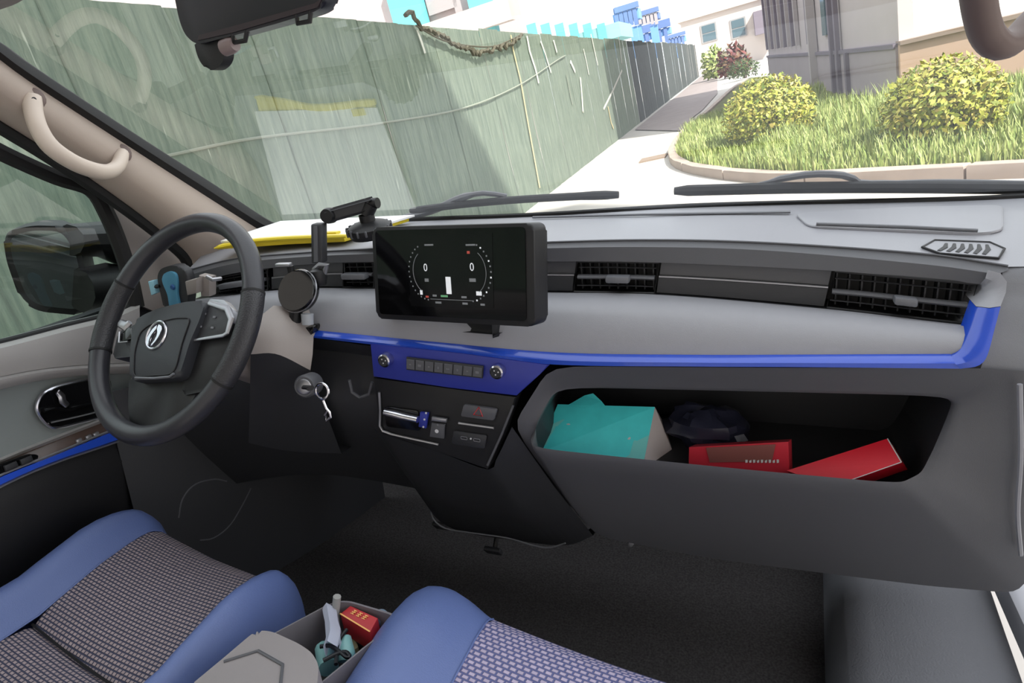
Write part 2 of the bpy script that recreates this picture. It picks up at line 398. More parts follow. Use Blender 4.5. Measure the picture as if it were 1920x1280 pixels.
# fence
XF = -3.67
def fence_mat(name, col, dark):
    m = bpy.data.materials.new(name); m.use_nodes = True; nt = m.node_tree; N = nt.nodes; L = nt.links
    b = N['Principled BSDF']; b.inputs['Roughness'].default_value = .75
    tc = N.new('ShaderNodeTexCoord'); mp = N.new('ShaderNodeMapping'); mp.inputs['Scale'].default_value = (3,9,.7)
    L.new(tc.outputs['Object'], mp.inputs['Vector'])
    n = N.new('ShaderNodeTexNoise'); n.inputs['Scale'].default_value = 2.2; n.inputs['Detail'].default_value = 8; n.inputs['Roughness'].default_value = .7
    L.new(mp.outputs[0], n.inputs['Vector'])
    r = N.new('ShaderNodeValToRGB'); e = r.color_ramp.elements
    e[0].position = .3; e[0].color = dark; e[1].position = .72; e[1].color = col
    L.new(n.outputs['Fac'], r.inputs['Fac'])
    mp2 = N.new('ShaderNodeMapping'); mp2.inputs['Scale'].default_value = (4,16,1.1); L.new(tc.outputs['Object'], mp2.inputs['Vector'])
    n2 = N.new('ShaderNodeTexNoise'); n2.inputs['Scale'].default_value = 1.4; n2.inputs['Detail'].default_value = 3; L.new(mp2.outputs[0], n2.inputs['Vector'])
    r2 = N.new('ShaderNodeValToRGB'); r2.color_ramp.elements[0].position = .70; r2.color_ramp.elements[1].position = .76
    L.new(n2.outputs['Fac'], r2.inputs['Fac'])
    x = N.new('ShaderNodeMixRGB'); x.inputs[2].default_value = tuple(min(1,c*2.2) for c in col[:3])+(1,)
    mu = N.new('ShaderNodeMath'); mu.operation = 'MULTIPLY'; mu.inputs[1].default_value = .6; L.new(r2.outputs[0], mu.inputs[0])
    L.new(mu.outputs[0], x.inputs[0]); L.new(r.outputs[0], x.inputs[1]); L.new(x.outputs[0], b.inputs['Base Color'])
    bp = N.new('ShaderNodeBump'); bp.inputs['Strength'].default_value = .5; bp.inputs['Distance'].default_value = .03
    L.new(n.outputs['Fac'], bp.inputs['Height']); L.new(bp.outputs[0], b.inputs['Normal']); MATS[name] = m
fence_mat('fence_green', srgb(176,186,170), srgb(130,146,134))
fence_mat('fence_dark', srgb(118,124,122), srgb(84,92,90))
fence = thing('fence', O(XF,10,GZ), 'tall green sheet fence with a drooping vine, left of the yard', 'fence')
y = -5.0; i = 0
while y < 25:
    wd = .86 + .1*random.random(); off = .004*(1 if i%2 else -1); top = 1.24 + random.uniform(-.02,.02)
    m = MB(); k = 8; rows = []
    for zz in (GZ-.02, GZ+.9, GZ+1.9, top):
        rows.append([O(XF+off+.006*(j%2)+random.uniform(-.003,.003), y-.01+(wd+.02)*j/k, zz) for j in range(k+1)])
    m.loft(rows); m.solidify(.006); m.build('panel', 'fence_green', fence, smooth=0); y += wd; i += 1
y += .06
dfence = thing('fence', O(XF,45,GZ), 'dark weathered far stretch of fence beside the paved path', 'fence')
while y < 70:
    wd = 1.5 + .2*random.random(); off = random.uniform(-.02,.02)
    m = MB(); m.loft([[O(XF+off+.02*(j%2), y-.01+(wd+.02)*j/4, zz) for j in range(5)] for zz in (GZ-.02, 1.25+random.uniform(-.05,.05))]); m.solidify(.015)
    m.build('panel', 'fence_dark', dfence, smooth=0); y += wd
mat('rail', srgb(150,156,142), .7); mat('post_strip', srgb(222,222,210), .6); mat('post_rust', srgb(206,190,150), .7)
m = MB(); m.tube(crom([O(*ox(x,y,XF+.03)) for x,y in [(180,322),(329,289),(487,258),(707,232),(875,201),(976,158),(1043,114),(1060,104)]], 50), .012, 6); m.build('rail', 'rail', fence)
for pts, wd, mt_ in (([(958,66),(962,92),(976,150),(990,230),(1012,352)],.035,'post_rust'),([(988,68),(993,96),(1004,130),(1010,156)],.05,'post_strip'),([(1014,78),(1022,100),(1033,136)],.04,'post_strip'),
    ([(1038,76),(1044,98)],.05,'post_strip'),([(1108,64),(1114,92),(1121,122)],.05,'post_strip'),([(1088,146),(1091,180),(1093,210)],.06,'post_strip'),([(1132,204),(1150,168),(1166,132)],.04,'post_strip'),
    ([(1160,70),(1166,120)],.06,'post_strip'),([(1070,116),(1078,134)],.06,'post_strip'),([(1062,140),(1070,180),(1074,196)],.03,'rail'),([(1140,200),(1146,230),(1150,240)],.05,'post_rust'),([(782,56),(790,78),(797,100)],.03,'post_strip'),([(1094,92),(1100,118),(1104,140)],.04,'post_strip')):
    m = MB(); m.tube([O(*ox(x,y,XF+.03)) for x,y in pts], wd, 5, flat=.25, up=OR); m.build('torn_strip', mt_, fence)
# drooping wire with dry creeper
vine = [ox(x,y,XF+.08) for x,y in [(762,30),(772,24),(785,46),(815,62),(850,80),(880,94),(905,100),(925,92),(950,86),(965,78),(978,66)]]
vp = crom([O(*p) for p in vine], 90); vp = [p + V((0,random.uniform(-.03,.03),random.uniform(-.04,.04))) for p in vp]
m = MB(); m.tube(vp, .03, 5); m.build('vine', mat('vine', srgb(92,88,74), .9), fence)
m = MB(); m.tube(crom([O(*ox(x,y,XF+.08)) for x,y in [(780,48),(830,75),(880,86),(930,86),(975,66)]], 30), .012, 5); m.build('wire', 'vine', fence)

# planted bed with stone kerb
zk = GZ+.14
edge = [(2300,290),(1920,305),(1700,317),(1500,326),(1400,323),(1320,315),(1268,303),(1252,286),(1262,262),(1290,232),(1330,200),(1370,165),(1400,145)]
ep = [og(x,y,zk) for x,y in edge]; ec = crom(ep, 60)
def offs(pts, d):
    out = []
    for i,p in enumerate(pts):
        t = pts[min(i+1,len(pts)-1)]-pts[max(i-1,0)]; n = V((t.y,-t.x,0)).normalized(); out.append(p+n*d)
    return out
inner = offs(ec, .16)
if (inner[20]-V((3,12,zk))).length > (ec[20]-V((3,12,zk))).length: inner = offs(ec, -.16)
kerb = thing('kerb', O(ec[20].x,ec[20].y,GZ), 'curved pale stone kerb around the planted bed', 'kerb')
k = 0
while k < 57:
    j = k+3
    a, b = ec[k:j+1], inner[k:j+1]
    def sh(q): 
        c_ = sum(q, V((0,0,0)))/len(q); return [c_+(p-c_)*.985 for p in q]
    ring = sh(list(a)+list(b)[::-1])
    m = MB(); m.prism([O(p.x,p.y,zk+random.uniform(-.006,.006)) for p in ring], OU*-.16, .012, 1); m.build('kerb_stone', 'kerbstone', kerb, smooth=30); k = j
lawn_pts = list(inner) + [og(1440,140,zk), V((8,30,zk)), V((20,25,zk)), V((20,8,zk))]
m = MB(); m.poly([O(p.x,p.y,GZ+.08) for p in lawn_pts]); m.build('lawn', 'soil', smooth=0, kind='structure', label='soil of the planted bed under the grass')

def leaf_mat(name, cols):
    m = bpy.data.materials.new(name); m.use_nodes = True; nt = m.node_tree; N = nt.nodes; L = nt.links
    b = N['Principled BSDF']; b.inputs['Roughness'].default_value = .55
    g = N.new('ShaderNodeNewGeometry'); r = N.new('ShaderNodeValToRGB'); e = r.color_ramp.elements
    e[0].color = cols[0]; e[1].color = cols[-1]
    for i, c in enumerate(cols[1:-1]):
        q = e.new((i+1)/(len(cols)-1)); q.color = c
    L.new(g.outputs['Random Per Island'], r.inputs['Fac']); L.new(r.outputs[0], b.inputs['Base Color'])
    MATS[name] = m
leaf_mat('bush_leaf', [srgb(92,112,40), srgb(160,166,60), srgb(190,188,88), srgb(208,188,104)])
leaf_mat('grass_blade', [srgb(120,142,74), srgb(158,172,98), srgb(184,188,124)])
leaf_mat('dark_leaf', [srgb(50,70,36), srgb(80,98,46)])
leaf_mat('red_leaf', [srgb(90,40,44), srgb(120,60,54), srgb(84,86,48)])
def leaves(m, c, rx, ry, rz, n, size, rnd, low=-.25, inner=.72):
    for _ in range(n):
        while True:
            d = V((rnd.gauss(0,1), rnd.gauss(0,1), rnd.gauss(0,1))).normalized()
            if d.z > low: break
        k = rnd.uniform(inner,1.04)
        p = V((c.x+d.x*rx*k, c.y+d.y*ry*k, c.z+d.z*rz*k))
        u = V((rnd.uniform(-1,1), rnd.uniform(-1,1), rnd.uniform(-.6,1))).normalized(); v = u.cross(d).normalized()
        s = size*rnd.uniform(.6,1.3)
        m.poly([O(*(p-u*s)), O(*(p+v*s*.45)), O(*(p+u*s)), O(*(p-v*s*.45))])
def bush(name, cpx, wpx, ytop, ybase, label, n, size, lm='bush_leaf', dist=None, **t):
    g = og(cpx, ybase, GZ+.08)
    if dist: q = oy(cpx, ybase, dist); g = V((q.x, dist, GZ))
    topz = oy(cpx, ytop, g.y).z
    a = oy(cpx-wpx/2, (ytop+ybase)/2, g.y); b = oy(cpx+wpx/2, (ytop+ybase)/2, g.y); rx = (b-a).length/2
    h = topz-g.z; c = V((g.x, g.y, g.z+h*.42)); rz = h*.58
    th = thing(name, O(g.x,g.y,g.z), label, 'bush', **t); rnd = random.Random(n)
    m = MB(); leaves(m, c, rx, rx*.9, rz, n, size, rnd, -.7); leaves(m, c, rx*.8, rx*.75, rz*.8, n//3, size, rnd, -.6, .3); m.build('foliage', lm, th, smooth=0, kind='stuff')
    for q in range(5):
        m = MB(); e = V((g.x+rnd.uniform(-.5,.5)*rx, g.y+rnd.uniform(-.5,.5)*rx, g.z+h*.45)); m.tube([O(g.x+q*.03,g.y,g.z-.02), O(*e)], [.025,.012], 6); m.build('stem', mat('bark', srgb(86,66,50), .9), th)
bush('round_bush', 1446, 176, 138, 268, 'smaller rounded yellow-green bush in the planted bed beside the path', 3200, .045, group='clipped bushes in the planted bed')
bush('round_bush', 1768, 236, 106, 266, 'larger rounded yellow-green bush in the planted bed by the pink wall', 4200, .042, group='clipped bushes in the planted bed')
bush('round_bush', 1395, 62, 108, 146, 'small dark clipped bush at the foot of the grey building', 600, .08, 'dark_leaf', group='shrubs at the far end of the path')
bush('red_shrub', 1376, 66, 80, 124, 'reddish spiky shrub in front of the far pale house', 350, .22, 'red_leaf', dist=48, group='shrubs at the far end of the path')
bush('green_shrub', 1340, 50, 84, 132, 'light green shrub in front of the far pale house', 350, .2, 'grass_blade', dist=52, group='shrubs at the far end of the path')
# grass
rnd = random.Random(3); m = MB(); cnt = 0
import mathutils
poly2 = [(p.x,p.y) for p in lawn_pts]
def inside(x, y):
    c = False; n = len(poly2); j = n-1
    for i in range(n):
        xi,yi = poly2[i]; xj,yj = poly2[j]
        if (yi>y) != (yj>y) and x < (xj-xi)*(y-yi)/(yj-yi)+xi: c = not c
        j = i
    return c
w_g = og(1692,194,GZ)
def w_line(x): return (w_g.y-.35) - max(0,x-w_g.x)*3.25/9 if x > w_g.x-.8 else 40
tries = 0
while cnt < 26000 and tries < 200000:
    tries += 1
    x = rnd.uniform(-1.8,5.5); y = 7 + 13*rnd.random()**1.3
    if y > w_line(x): continue
    if not inside(x,y): continue
    tall = noise.noise(V((x*.9,y*.7,3.1))); h = .10+.14*rnd.random() + max(0,tall)*.28
    if 1.1 < x < 2.6 and 10.5 < y < 13.5: h *= 1.9
    a = rnd.uniform(0,6.28); d = V((math.cos(a),math.sin(a),0)); wd = .009+.006*rnd.random(); ln = rnd.uniform(.0,.5)*h
    b0 = V((x,y,GZ+.07)); s = V((-d.y,d.x,0))*wd
    t_ = b0 + V((0,0,h)) + d*ln; mm = b0 + V((0,0,h*.6)) + d*ln*.35
    m.poly([O(*(b0-s)), O(*(b0+s)), O(*(mm+s*.7)), O(*t_), O(*(mm-s*.7))]); cnt += 1
m.build('grass', 'grass_blade', smooth=0, kind='stuff', label='tall uncut grass growing in the planted bed', cat='grass')

# ---- buildings
mat('wall_grey', srgb(190,180,182), .85, var=.04, vscale=1)
mat('wall_grey_low', srgb(166,156,162), .85, var=.04, vscale=1)
mat('wall_pink', srgb(196,168,150), .9, var=.03, vscale=1)
mat('wall_white', srgb(206,196,190), .9)
mat('bar_dark', srgb(120,112,124), .7); mat('bar_light', srgb(176,168,170), .7)
mat('pane', srgb(90,110,120), .1)
def obox(m, x0, x1, y0, y1, z0, z1, bevel=0):
    m.box(O((x0+x1)/2,(y0+y1)/2,(z0+z1)/2), abs(x1-x0), abs(y1-y0), abs(z1-z0), OR, OF, OU, bevel); return m
# grey building beside the bed: corner at the picture's 1690 edge
cR = og(1690,192,GZ); cL = og(1572,178,GZ); cF = og(1446,150,GZ)
gb = thing('grey_building', O(cL.x,cL.y,GZ), 'grey building with vertical slats and a darker plinth behind the bushes', 'building')
def wallseg(a, b, z0, z1, th=.25, back=True):
    d = (b-a); n = V((-d.y,d.x,0)).normalized(); 
    if n.y < 0 and abs(n.y) > abs(n.x): n = -n
    if abs(n.x) >= abs(n.y) and n.x < 0: n = -n
    return [O(a.x,a.y,z0),O(b.x,b.y,z0),O(b.x,b.y,z1),O(a.x,a.y,z1)], (OR*n.x+OF*n.y)*th
zt = 9.0; zp = (oy(1690,86,cR.y)).z
A, B, Cc = V((cR.x,cR.y,0)), V((cL.x,cL.y,0)), V((cF.x,cF.y,0))
for a, b in ((B,A),(Cc,B)):
    q, d = wallseg(a,b,zp,zt); m = MB(); m.prism(q,d); m.build('wall', 'wall_grey', gb, smooth=0)
    q, d = wallseg(a,b,GZ-.1,zp); m = MB(); m.prism([p - d*.25 for p in q],d*1.25); m.build('plinth', 'wall_grey_low', gb, smooth=0)
    q, d = wallseg(a,b,zp-.02,zp+.06); m = MB(); m.prism([p - d*.4 for p in q],d*.8); m.build('ledge', 'bar_dark', gb, smooth=0)
# slats on the long side
fwd = (Cc-B); L_ = fwd.length; fwd.normalize(); nn = V((-abs(fwd.y), fwd.x*(1 if fwd.y>0 else -1), 0))
nn = V((-fwd.y, fwd.x, 0)); nn = nn if nn.x < 0 else -nn
for kk in range(11):
    t = (.30+.066*kk)*L_ if kk else .22*L_
    c = B + fwd*t + nn*.08
    m = MB(); m.box(O(c.x,c.y,(zp+zt)/2+.15), .10, .16, zt-zp-.3, OR*nn.x+OF*nn.y, OR*fwd.x+OF*fwd.y, OU); m.build('slat', 'bar_light' if kk%2 else 'bar_dark', gb, smooth=0)
c = B + fwd*.16*L_ + nn*.14
m = MB(); m.box(O(c.x,c.y,(GZ+zt)/2), .2,.18,zt-GZ, OR*nn.x+OF*nn.y, OR*fwd.x+OF*fwd.y, OU); m.build('downpipe', 'bar_light', gb, smooth=0)
for t,wd in ((.06,.5),):
    c = B + fwd*t*L_ + nn*.04; m = MB(); m.box(O(c.x,c.y,(zp+zt)/2+.2), .06,wd,zt-zp-.5, OR*nn.x+OF*nn.y, OR*fwd.x+OF*fwd.y, OU); m.build('window', 'pane', gb, smooth=0)
lat = (A-B).normalized()
for t in (.02,.14,.30):
    c = B + lat*t*(A-B).length + V((lat.y,-lat.x,0))*.10
    m = MB(); m.box(O(c.x,c.y,(GZ+zt)/2 if t<.2 else (GZ+zp)/2), .12,.1,(zt-GZ) if t<.2 else zp-GZ, OR*lat.x+OF*lat.y, OR*-lat.y+OF*lat.x, OU); m.build('pilaster', 'bar_dark', gb, smooth=0)
# pink wall to the right of it
w0 = og(1692,194,GZ); tz = oy(1692,84,w0.y).z
m = MB(); m.prism([O(w0.x,w0.y+.05,GZ-.1), O(w0.x+9,w0.y-3.2,GZ-.1), O(w0.x+9,w0.y-3.2,tz), O(w0.x,w0.y+.05,tz)], OF*.25); pw = m.build('boundary_wall', 'wall_pink', smooth=0, label='low pink rendered wall behind the larger bush', cat='wall')
m = MB(); m.prism([O(w0.x,w0.y-.02,tz), O(w0.x+9,w0.y-3.27,tz), O(w0.x+9,w0.y-3.27,tz+.07), O(w0.x,w0.y-.02,tz+.07)], OF*.4); m.build('coping', mat('coping', srgb(150,132,120), .8), pw, smooth=0)
# far pale house
hy = 76.0; a = oy(1288,130,hy); b = oy(1446,130,hy); zt2 = oy(1360,18,hy).z
ph = thing('pale_house', O(a.x,hy,GZ), 'pale far house with two windows at the end of the path', 'house')
m = MB(); obox(m, a.x, b.x+3, hy, hy+6, GZ-.5, zt2); m.build('wall', 'wall_white', ph, smooth=0)
m = MB(); obox(m, a.x-.3, b.x+3.3, hy-.4, hy+6.4, zt2, zt2+.35); m.build('roof_edge', 'wall_white', ph, smooth=0)
for x0,x1,y0,y1 in ((1317,1342,40,82),(1372,1397,30,74)):
    p, q = oy(x0,y1,hy), oy(x1,y0,hy)
    m = MB(); obox(m, p.x, q.x, hy-.12, hy, p.z, q.z); wn = m.build('window_frame', mat('frame_grey', srgb(150,150,152), .6), ph, smooth=0)
    for r in range(2):
        zc = p.z+(q.z-p.z)*(.27+.46*r); m = MB(); obox(m, p.x+.15, q.x-.15, hy-.16, hy-.1, zc-(q.z-p.z)*.2, zc+(q.z-p.z)*.2); m.build('pane', 'pane', wn, smooth=0)
p = oy(1420,55,hy-3); m = MB(); obox(m, p.x-.2, p.x+2.2, hy-3.2, hy, p.z-.5, p.z+1.6); m.build('awning', 'bar_dark', ph, smooth=0)
# white building with teal columns beyond the fence
by = 22.0
wb = thing('white_building', O(*oy(720,40,by)), 'white building with teal columns rising behind the fence', 'building')
def oquad(nm, x0, y0, x1, y1, yy, dep, mt, par):
    p, q = oy(x0,y1,yy), oy(x1,y0,yy); m = MB(); obox(m, min(p.x,q.x), max(p.x,q.x), yy, yy+dep, min(p.z,q.z), max(p.z,q.z)); return m.build(nm, mt, par, smooth=0)
p0, p1 = oy(300,60,by), oy(905,60,by)
m = MB(); obox(m, p0.x-4, p1.x, by+.6, by+5, GZ, 9); m.build('wall', mat('wall_mauve', srgb(206,190,190), .9), wb, smooth=0)
mat('teal_paint', srgb(110,200,205), .6)
for x0,x1 in ((745,770),(893,903)): oquad('column', x0, -60, x1, 70, by+.1, .4, 'teal_paint', wb)
for x0,x1 in ((805,845),(856,880)): oquad('window', x0, -40, x1, 30, by+.45, .12, 'bar_light', wb)
oquad('parapet', 775, 36, 960, 52, by-.2, .4, 'wall_white', wb)
# cyan shed
cs = thing('cyan_shed', O(*oy(1090,80,40)), 'pale cyan shed roof showing above the fence', 'shed')
oquad('wall', 985, 40, 1160, 120, 40, 5, mat('cyan_wall', srgb(150,214,214), .8), cs)
for kk in range(6): oquad('rib', 1000+26*kk, 42, 1003+26*kk, 110, 39.9, .1, 'teal_paint', cs)
# blue containers
mat('container', srgb(120,165,222), .6); mat('container_dark', srgb(104,128,178), .6)
for (x0,y0,x1,y1,yy,lab,mm_) in ((1152,14,1196,48,46,'blue sign box on top of the stacked frames behind the fence','container'),(1196,22,1234,46,49,'blue slatted crate beside the blue sign box behind the fence','container_dark'),(1196,50,1256,80,52,'lower blue steel crate in the stack behind the fence','container'),(1252,66,1284,86,62,'rightmost small blue crate behind the fence','container')):
    t = thing('blue_crate', O(*oy((x0+x1)/2,y1,yy)), lab, 'crate', group='blue crates behind the fence')
    oquad('body', x0, y0, x1, y1, yy, 1.4, mm_, t)
    for kk in range(5): xx = x0+(x1-x0)*(kk+.3)/5; oquad('slat', xx, y0, xx+2, y1, yy-.12, .12, 'container_dark' if mm_=='container' else 'bar_light', t)
    oquad('rim', x0-1, y0-2, x1+1, y0+1, yy-.2, .4, 'container_dark', t)
    if y1 < 60: oquad('frame', x0+2, y1, x0+6, 110, yy, .3, 'container', t); oquad('frame', x1-6, y1, x1-2, 110, yy, .3, 'container', t)
    else: oquad('frame', (x0+x1)/2, y1, (x0+x1)/2+4, 110, yy, .3, 'container', t)
# tall block behind the van: its roof edge throws the shade over the van and the near fence
yb = -7.0; ztop = GZ + (10.35-yb)/.76
tb = thing('tall_block', O(8,yb-3,GZ), 'tall plain apartment block standing behind the van', 'building')
m = MB(); obox(m, -14, 15.6, yb-8, yb, GZ-.2, ztop); m.build('wall', mat('block_wall', srgb(190,184,176), .9), tb, smooth=0)

# wipers on the outside of the glass
def wpt(px, py, h): return pp(px, py, GB+GN*h, GN)
wi = thing('wiper', wpt(900,380,.03), 'black wiper lying low on the driver half of the windshield', 'wiper', 'windshield wipers')
m = MB(); m.tube(crom([wpt(x,y,.02) for x,y in [(770,395),(860,384),(960,375),(1080,368),(1160,365)]], 20), [.006]+[.008]*16+[.009,.009,.007], 8); m.build('blade', 'rubber', wi)
m = MB(); m.tube(crom([wpt(x,y,.035) for x,y in [(700,420),(800,398),(862,372),(905,362),(950,368)]], 18), [.008]*5+[.012]*9+[.008]*4, 8, flat=.7); m.build('arm', 'plastic_mid', wi)
wi = thing('wiper', wpt(1560,360,.03), 'black wiper lying low on the passenger half of the windshield', 'wiper', 'windshield wipers')
m = MB(); m.tube(crom([wpt(x,y,.02) for x,y in [(1264,358),(1330,356),(1500,352),(1700,351),(1940,353)]], 24), [.007]+[.0105]*23, 8); m.build('blade', 'rubber', wi)
m = MB(); m.tube(crom([wpt(x,y,.038) for x,y in [(1400,350),(1470,334),(1530,326),(1590,330),(1620,344),(1760,341),(1940,344)]], 24), [.004]*3+[.009]*10+[.007]*11, 8, flat=.7); m.build('arm', 'plastic_mid', wi)

# ================================================================== DASHBOARD
dash = thing('dashboard', (0,1.1,.25), 'grey van dashboard with bright blue trim and an open storage shelf', 'dashboard')
N_ = 56
g0 = lineY([(x,y+4,1.295) for x,y in [(430,436)]+base_px], N_)
seam = lineY([(350,508,.985),(440,486,.985),(560,475,.985),(690,468,.985),(1000,456,.985),(1210,451,.985),(1430,456,.985),(1730,477,.975),(1890,500,.95)], N_)
lip = lineY([(352,516,.97),(440,494,.97),(560,482,.97),(690,476,.97),(1000,466,.97),(1210,463,.97),(1430,469,.97),(1730,495,.955),(1870,514,.935)], N_)
rtop = lineY([(360,532,.968),(440,512,.968),(560,497,.968),(690,491,.968),(1010,490,.968),(1230,492,.968),(1550,507,.96),(1760,525,.95),(1842,533,.94)], N_)
rbot = lineY([(360,562,.962),(440,552,.962),(560,541,.962),(690,541,.962),(1010,548,.962),(1230,552,.962),(1550,579,.955),(1730,600,.945),(1816,610,.94)], N_)
padm = lineY([(345,590,.905),(480,574,.905),(590,572,.905),(800,580,.905),(1035,592,.905),(1500,616,.905),(1700,630,.90),(1806,636,.895)], N_)
trt = lineY([(340,640,.88),(480,620,.88),(590,622,.88),(800,643,.88),(1035,664,.88),(1300,668,.88),(1500,668,.88),(1798,667,.88)], N_)
mid1 = [a.lerp(b,.33)+V((0,0,.004)) for a,b in zip(g0,seam)]; mid2 = [a.lerp(b,.7)+V((0,0,.005)) for a,b in zip(g0,seam)]
def ext(l, e): return l + [l[-1].lerp(e,.5), e]
eg, es = V((.99,1.295,.855)), V((.97,1.02,.815))
T0, T1, T2, T3 = ext(g0,eg), ext(mid1, eg.lerp(es,.33)), ext(mid2, eg.lerp(es,.7)), ext(seam, es)
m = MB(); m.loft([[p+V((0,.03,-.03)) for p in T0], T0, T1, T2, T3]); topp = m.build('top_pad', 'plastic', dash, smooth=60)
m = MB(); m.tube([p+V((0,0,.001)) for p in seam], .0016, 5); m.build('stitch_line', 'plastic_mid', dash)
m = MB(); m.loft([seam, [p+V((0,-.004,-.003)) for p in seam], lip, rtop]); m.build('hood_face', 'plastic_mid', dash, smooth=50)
bk = V((0,.05,0))
m = MB(); m.loft([rtop, [p+bk for p in rtop], [p+bk for p in rbot], rbot]); ch = m.build('vent_channel', 'plastic_black', dash, smooth=0)
m = MB(); m.loft([rbot, [a.lerp(b,.5)+V((0,-.006,.010)) for a,b in zip(rbot,padm)], [p+V((0,-.004,.006)) for p in padm], [a.lerp(b,.6)+V((0,-.006,.004)) for a,b in zip(padm,trt)], trt]); m.build('lower_pad', 'plastic', dash, smooth=70)
# raised airbag cover on the top pad
from mathutils.bvhtree import BVHTree
_dg = bpy.context.evaluated_depsgraph_get(); _bv = BVHTree.FromPolygons([v.co + ORG[dash.name] for v in topp.data.vertices], [list(p.vertices) for p in topp.data.polygons])
def top_pt(px, py, up=0):
    r = ray(px, py).normalized(); h = _bv.ray_cast(CAM, r)[0]
    return (h if h is not None else pz(px, py, .868)) + V((0,0,up))
m = MB(); m.prism(rounded([top_pt(x,y) for x,y in [(1490,404),(1516,428),(1836,442),(1880,436),(1880,388),(1700,392)]], .02), V((0,0,.004)), .002); m.build('airbag_cover', 'plastic', dash, smooth=50)
m = MB(); m.tube([top_pt(x,y)+V((0,0,.004)) for x,y in [(1000,411),(1200,406),(1482,402)]], .005, 6, flat=.5, up=V((0,0,1))); m.build('molding_shade', 'plastic_face', dash)  # darker strip painted in for the shadow band along the raised molding
m = MB(); m.tube([top_pt(x,y)+V((0,0,.006)) for x,y in [(1530,427),(1700,433),(1832,440)]], .0025, 6); m.build('cover_groove', 'plastic_face', dash)
# strips between the vents
def rc(px, t, dy=0.0):   # a point in the vent channel: picture column px, t from top to bottom, dy deeper
    def at(line):
        best = None
        for a, b in zip(line, line[1:]):
            pass
        return line
    # search the parameter whose projection is at px
    k = RC_T(px); i = min(int(k*(N_-1)), N_-2); f = k*(N_-1)-i
    a = rtop[i].lerp(rtop[i+1], f); b = rbot[i].lerp(rbot[i+1], f); return a.lerp(b, t) + V((0,dy,0))
Wm = co.matrix_world.inverted()
def proj(p):
    q = Wm @ p; return 960 + FPX*q.x/-q.z, 640 - FPX*q.y/-q.z
_tx = [proj(a.lerp(b,.5))[0] for a,b in zip(rtop,rbot)]
def RC_T(px):
    for i in range(len(_tx)-1):
        if _tx[i] <= px <= _tx[i+1]: return (i+(px-_tx[i])/(_tx[i+1]-_tx[i]))/(N_-1)
    return 0 if px < _tx[0] else .9999
def strip(x0, x1, t0, t1, d0, d1, nm, mt, n=10):
    xs = [x0+(x1-x0)*k/n for k in range(n+1)]
    m = MB(); m.loft([[rc(x,t0,d1) for x in xs], [rc(x,t0,d0) for x in xs], [rc(x,t1,d0) for x in xs], [rc(x,t1,d1) for x in xs]]); return m.build(nm, mt, dash, smooth=20)
for x0, x1 in ((505,640),(1012,1074),(1234,1553)):
    strip(x0, x1, .06, .44, .012, .045, 'channel_panel', 'plastic_mid')
    strip(x0, x1, .5, .97, .006, .045, 'channel_panel', 'plastic_dark')
    xs = [x0+(x1-x0)*k/8 for k in range(9)]; m = MB(); m.tube([rc(x,.47,.008) for x in xs], .0018, 6); m.build('channel_line', 'silver', dash)
def vent(x0, x1, fins, tab, bar, fin_m):
    v = MB(); e = [rc(x0,.02,.004), rc(x1,.02,.004), rc(x1,.98,.002), rc(x0,.98,.002)]
    v.tube([e[0],e[1],e[2],e[3]], .0022, 6, closed=True); vo = v.build('air_vent', 'plastic_black', dash, smooth=40)
    for k in range(fins):
        x = x0+(x1-x0)*(k+.5)/fins; m = MB(); a, b = rc(x,.1,.026), rc(x,.95,.024)
        m.box((a+b)/2, .002, .02, (a-b).length); m.build('fin', fin_m, vo, smooth=0)
    xs = [x0+4+(x1-x0-8)*k/6 for k in range(7)]
    for t in (.22,.5,.80):
        m = MB(); m.tube([rc(x,t+ (bar-.5 if t==.5 else 0),.008) for x in xs], .0075 if t == .5 else .0022, 8, flat=.5, up=V((0,0,1))); m.build('slat', 'plastic_mid' if t == .5 else 'plastic_dark', vo)
    a, b = rc(tab-22,bar,.0), rc(tab+22,bar,.0); c = (a+b)/2
    m = MB(); m.box(c+V((0,-.004,0)), (b-a).length, .018, .011, (b-a).normalized(), V((0,1,0)), V((0,0,1)), .003); m.build('vent_tab', 'plastic_face', vo)
    return vo
vent(1078, 1231, 9, 1160, .52, 'plastic_dark')
vent(1558, 1822, 11, 1698, .56, 'plastic_dark')
vent(392, 500, 7, 440, .5, 'plastic_dark')
vent(642, 700, 4, 668, .5, 'plastic_dark')
# pale end bezel and blue trim leg at the passenger end
be_o = [py_(x,y,Y) for x,y,Y in [(1852,506,.937),(1876,512,.93),(1888,528,.925),(1886,548,.92),(1876,574,.905)]]
be_i = [py_(x,y,Y) for x,y,Y in [(1838,532,.94),(1842,536,.94),(1842,545,.938),(1838,556,.93),(1830,574,.912)]]
m = MB(); m.loft([be_o, [a.lerp(b,.5)+V((0,-.006,0)) for a,b in zip(be_o,be_i)], be_i, [p+V((0,.05,0)) for p in be_i]]); m.build('end_bezel', 'plastic', dash, smooth=50)
to = [py_(x,y,Y) for x,y,Y in [(1876,575,.902),(1864,620,.885),(1855,655,.872),(1846,676,.866),(1830,687,.864),(1800,691,.864)]]
ti = [py_(x,y,Y) for x,y,Y in [(1830,575,.910),(1818,610,.897),(1806,645,.882),(1800,658,.876),(1792,665,.874),(1780,669,.874)]]
to = crom(to, 20); ti = crom(ti, 20)
m = MB(); m.loft([[p+V((.0,.03,0)) for p in to], to, [a.lerp(b,.5)+V((0,-.006,0)) for a,b in zip(to,ti)], ti, [p+V((0,.03,0)) for p in ti]]); m.build('blue_trim', 'blue', dash, smooth=50)
t1 = lineY([(588,622,.874),(800,643,.874),(1035,664,.874),(1300,669,.874),(1500,669,.874),(1784,668,.874)], 40)
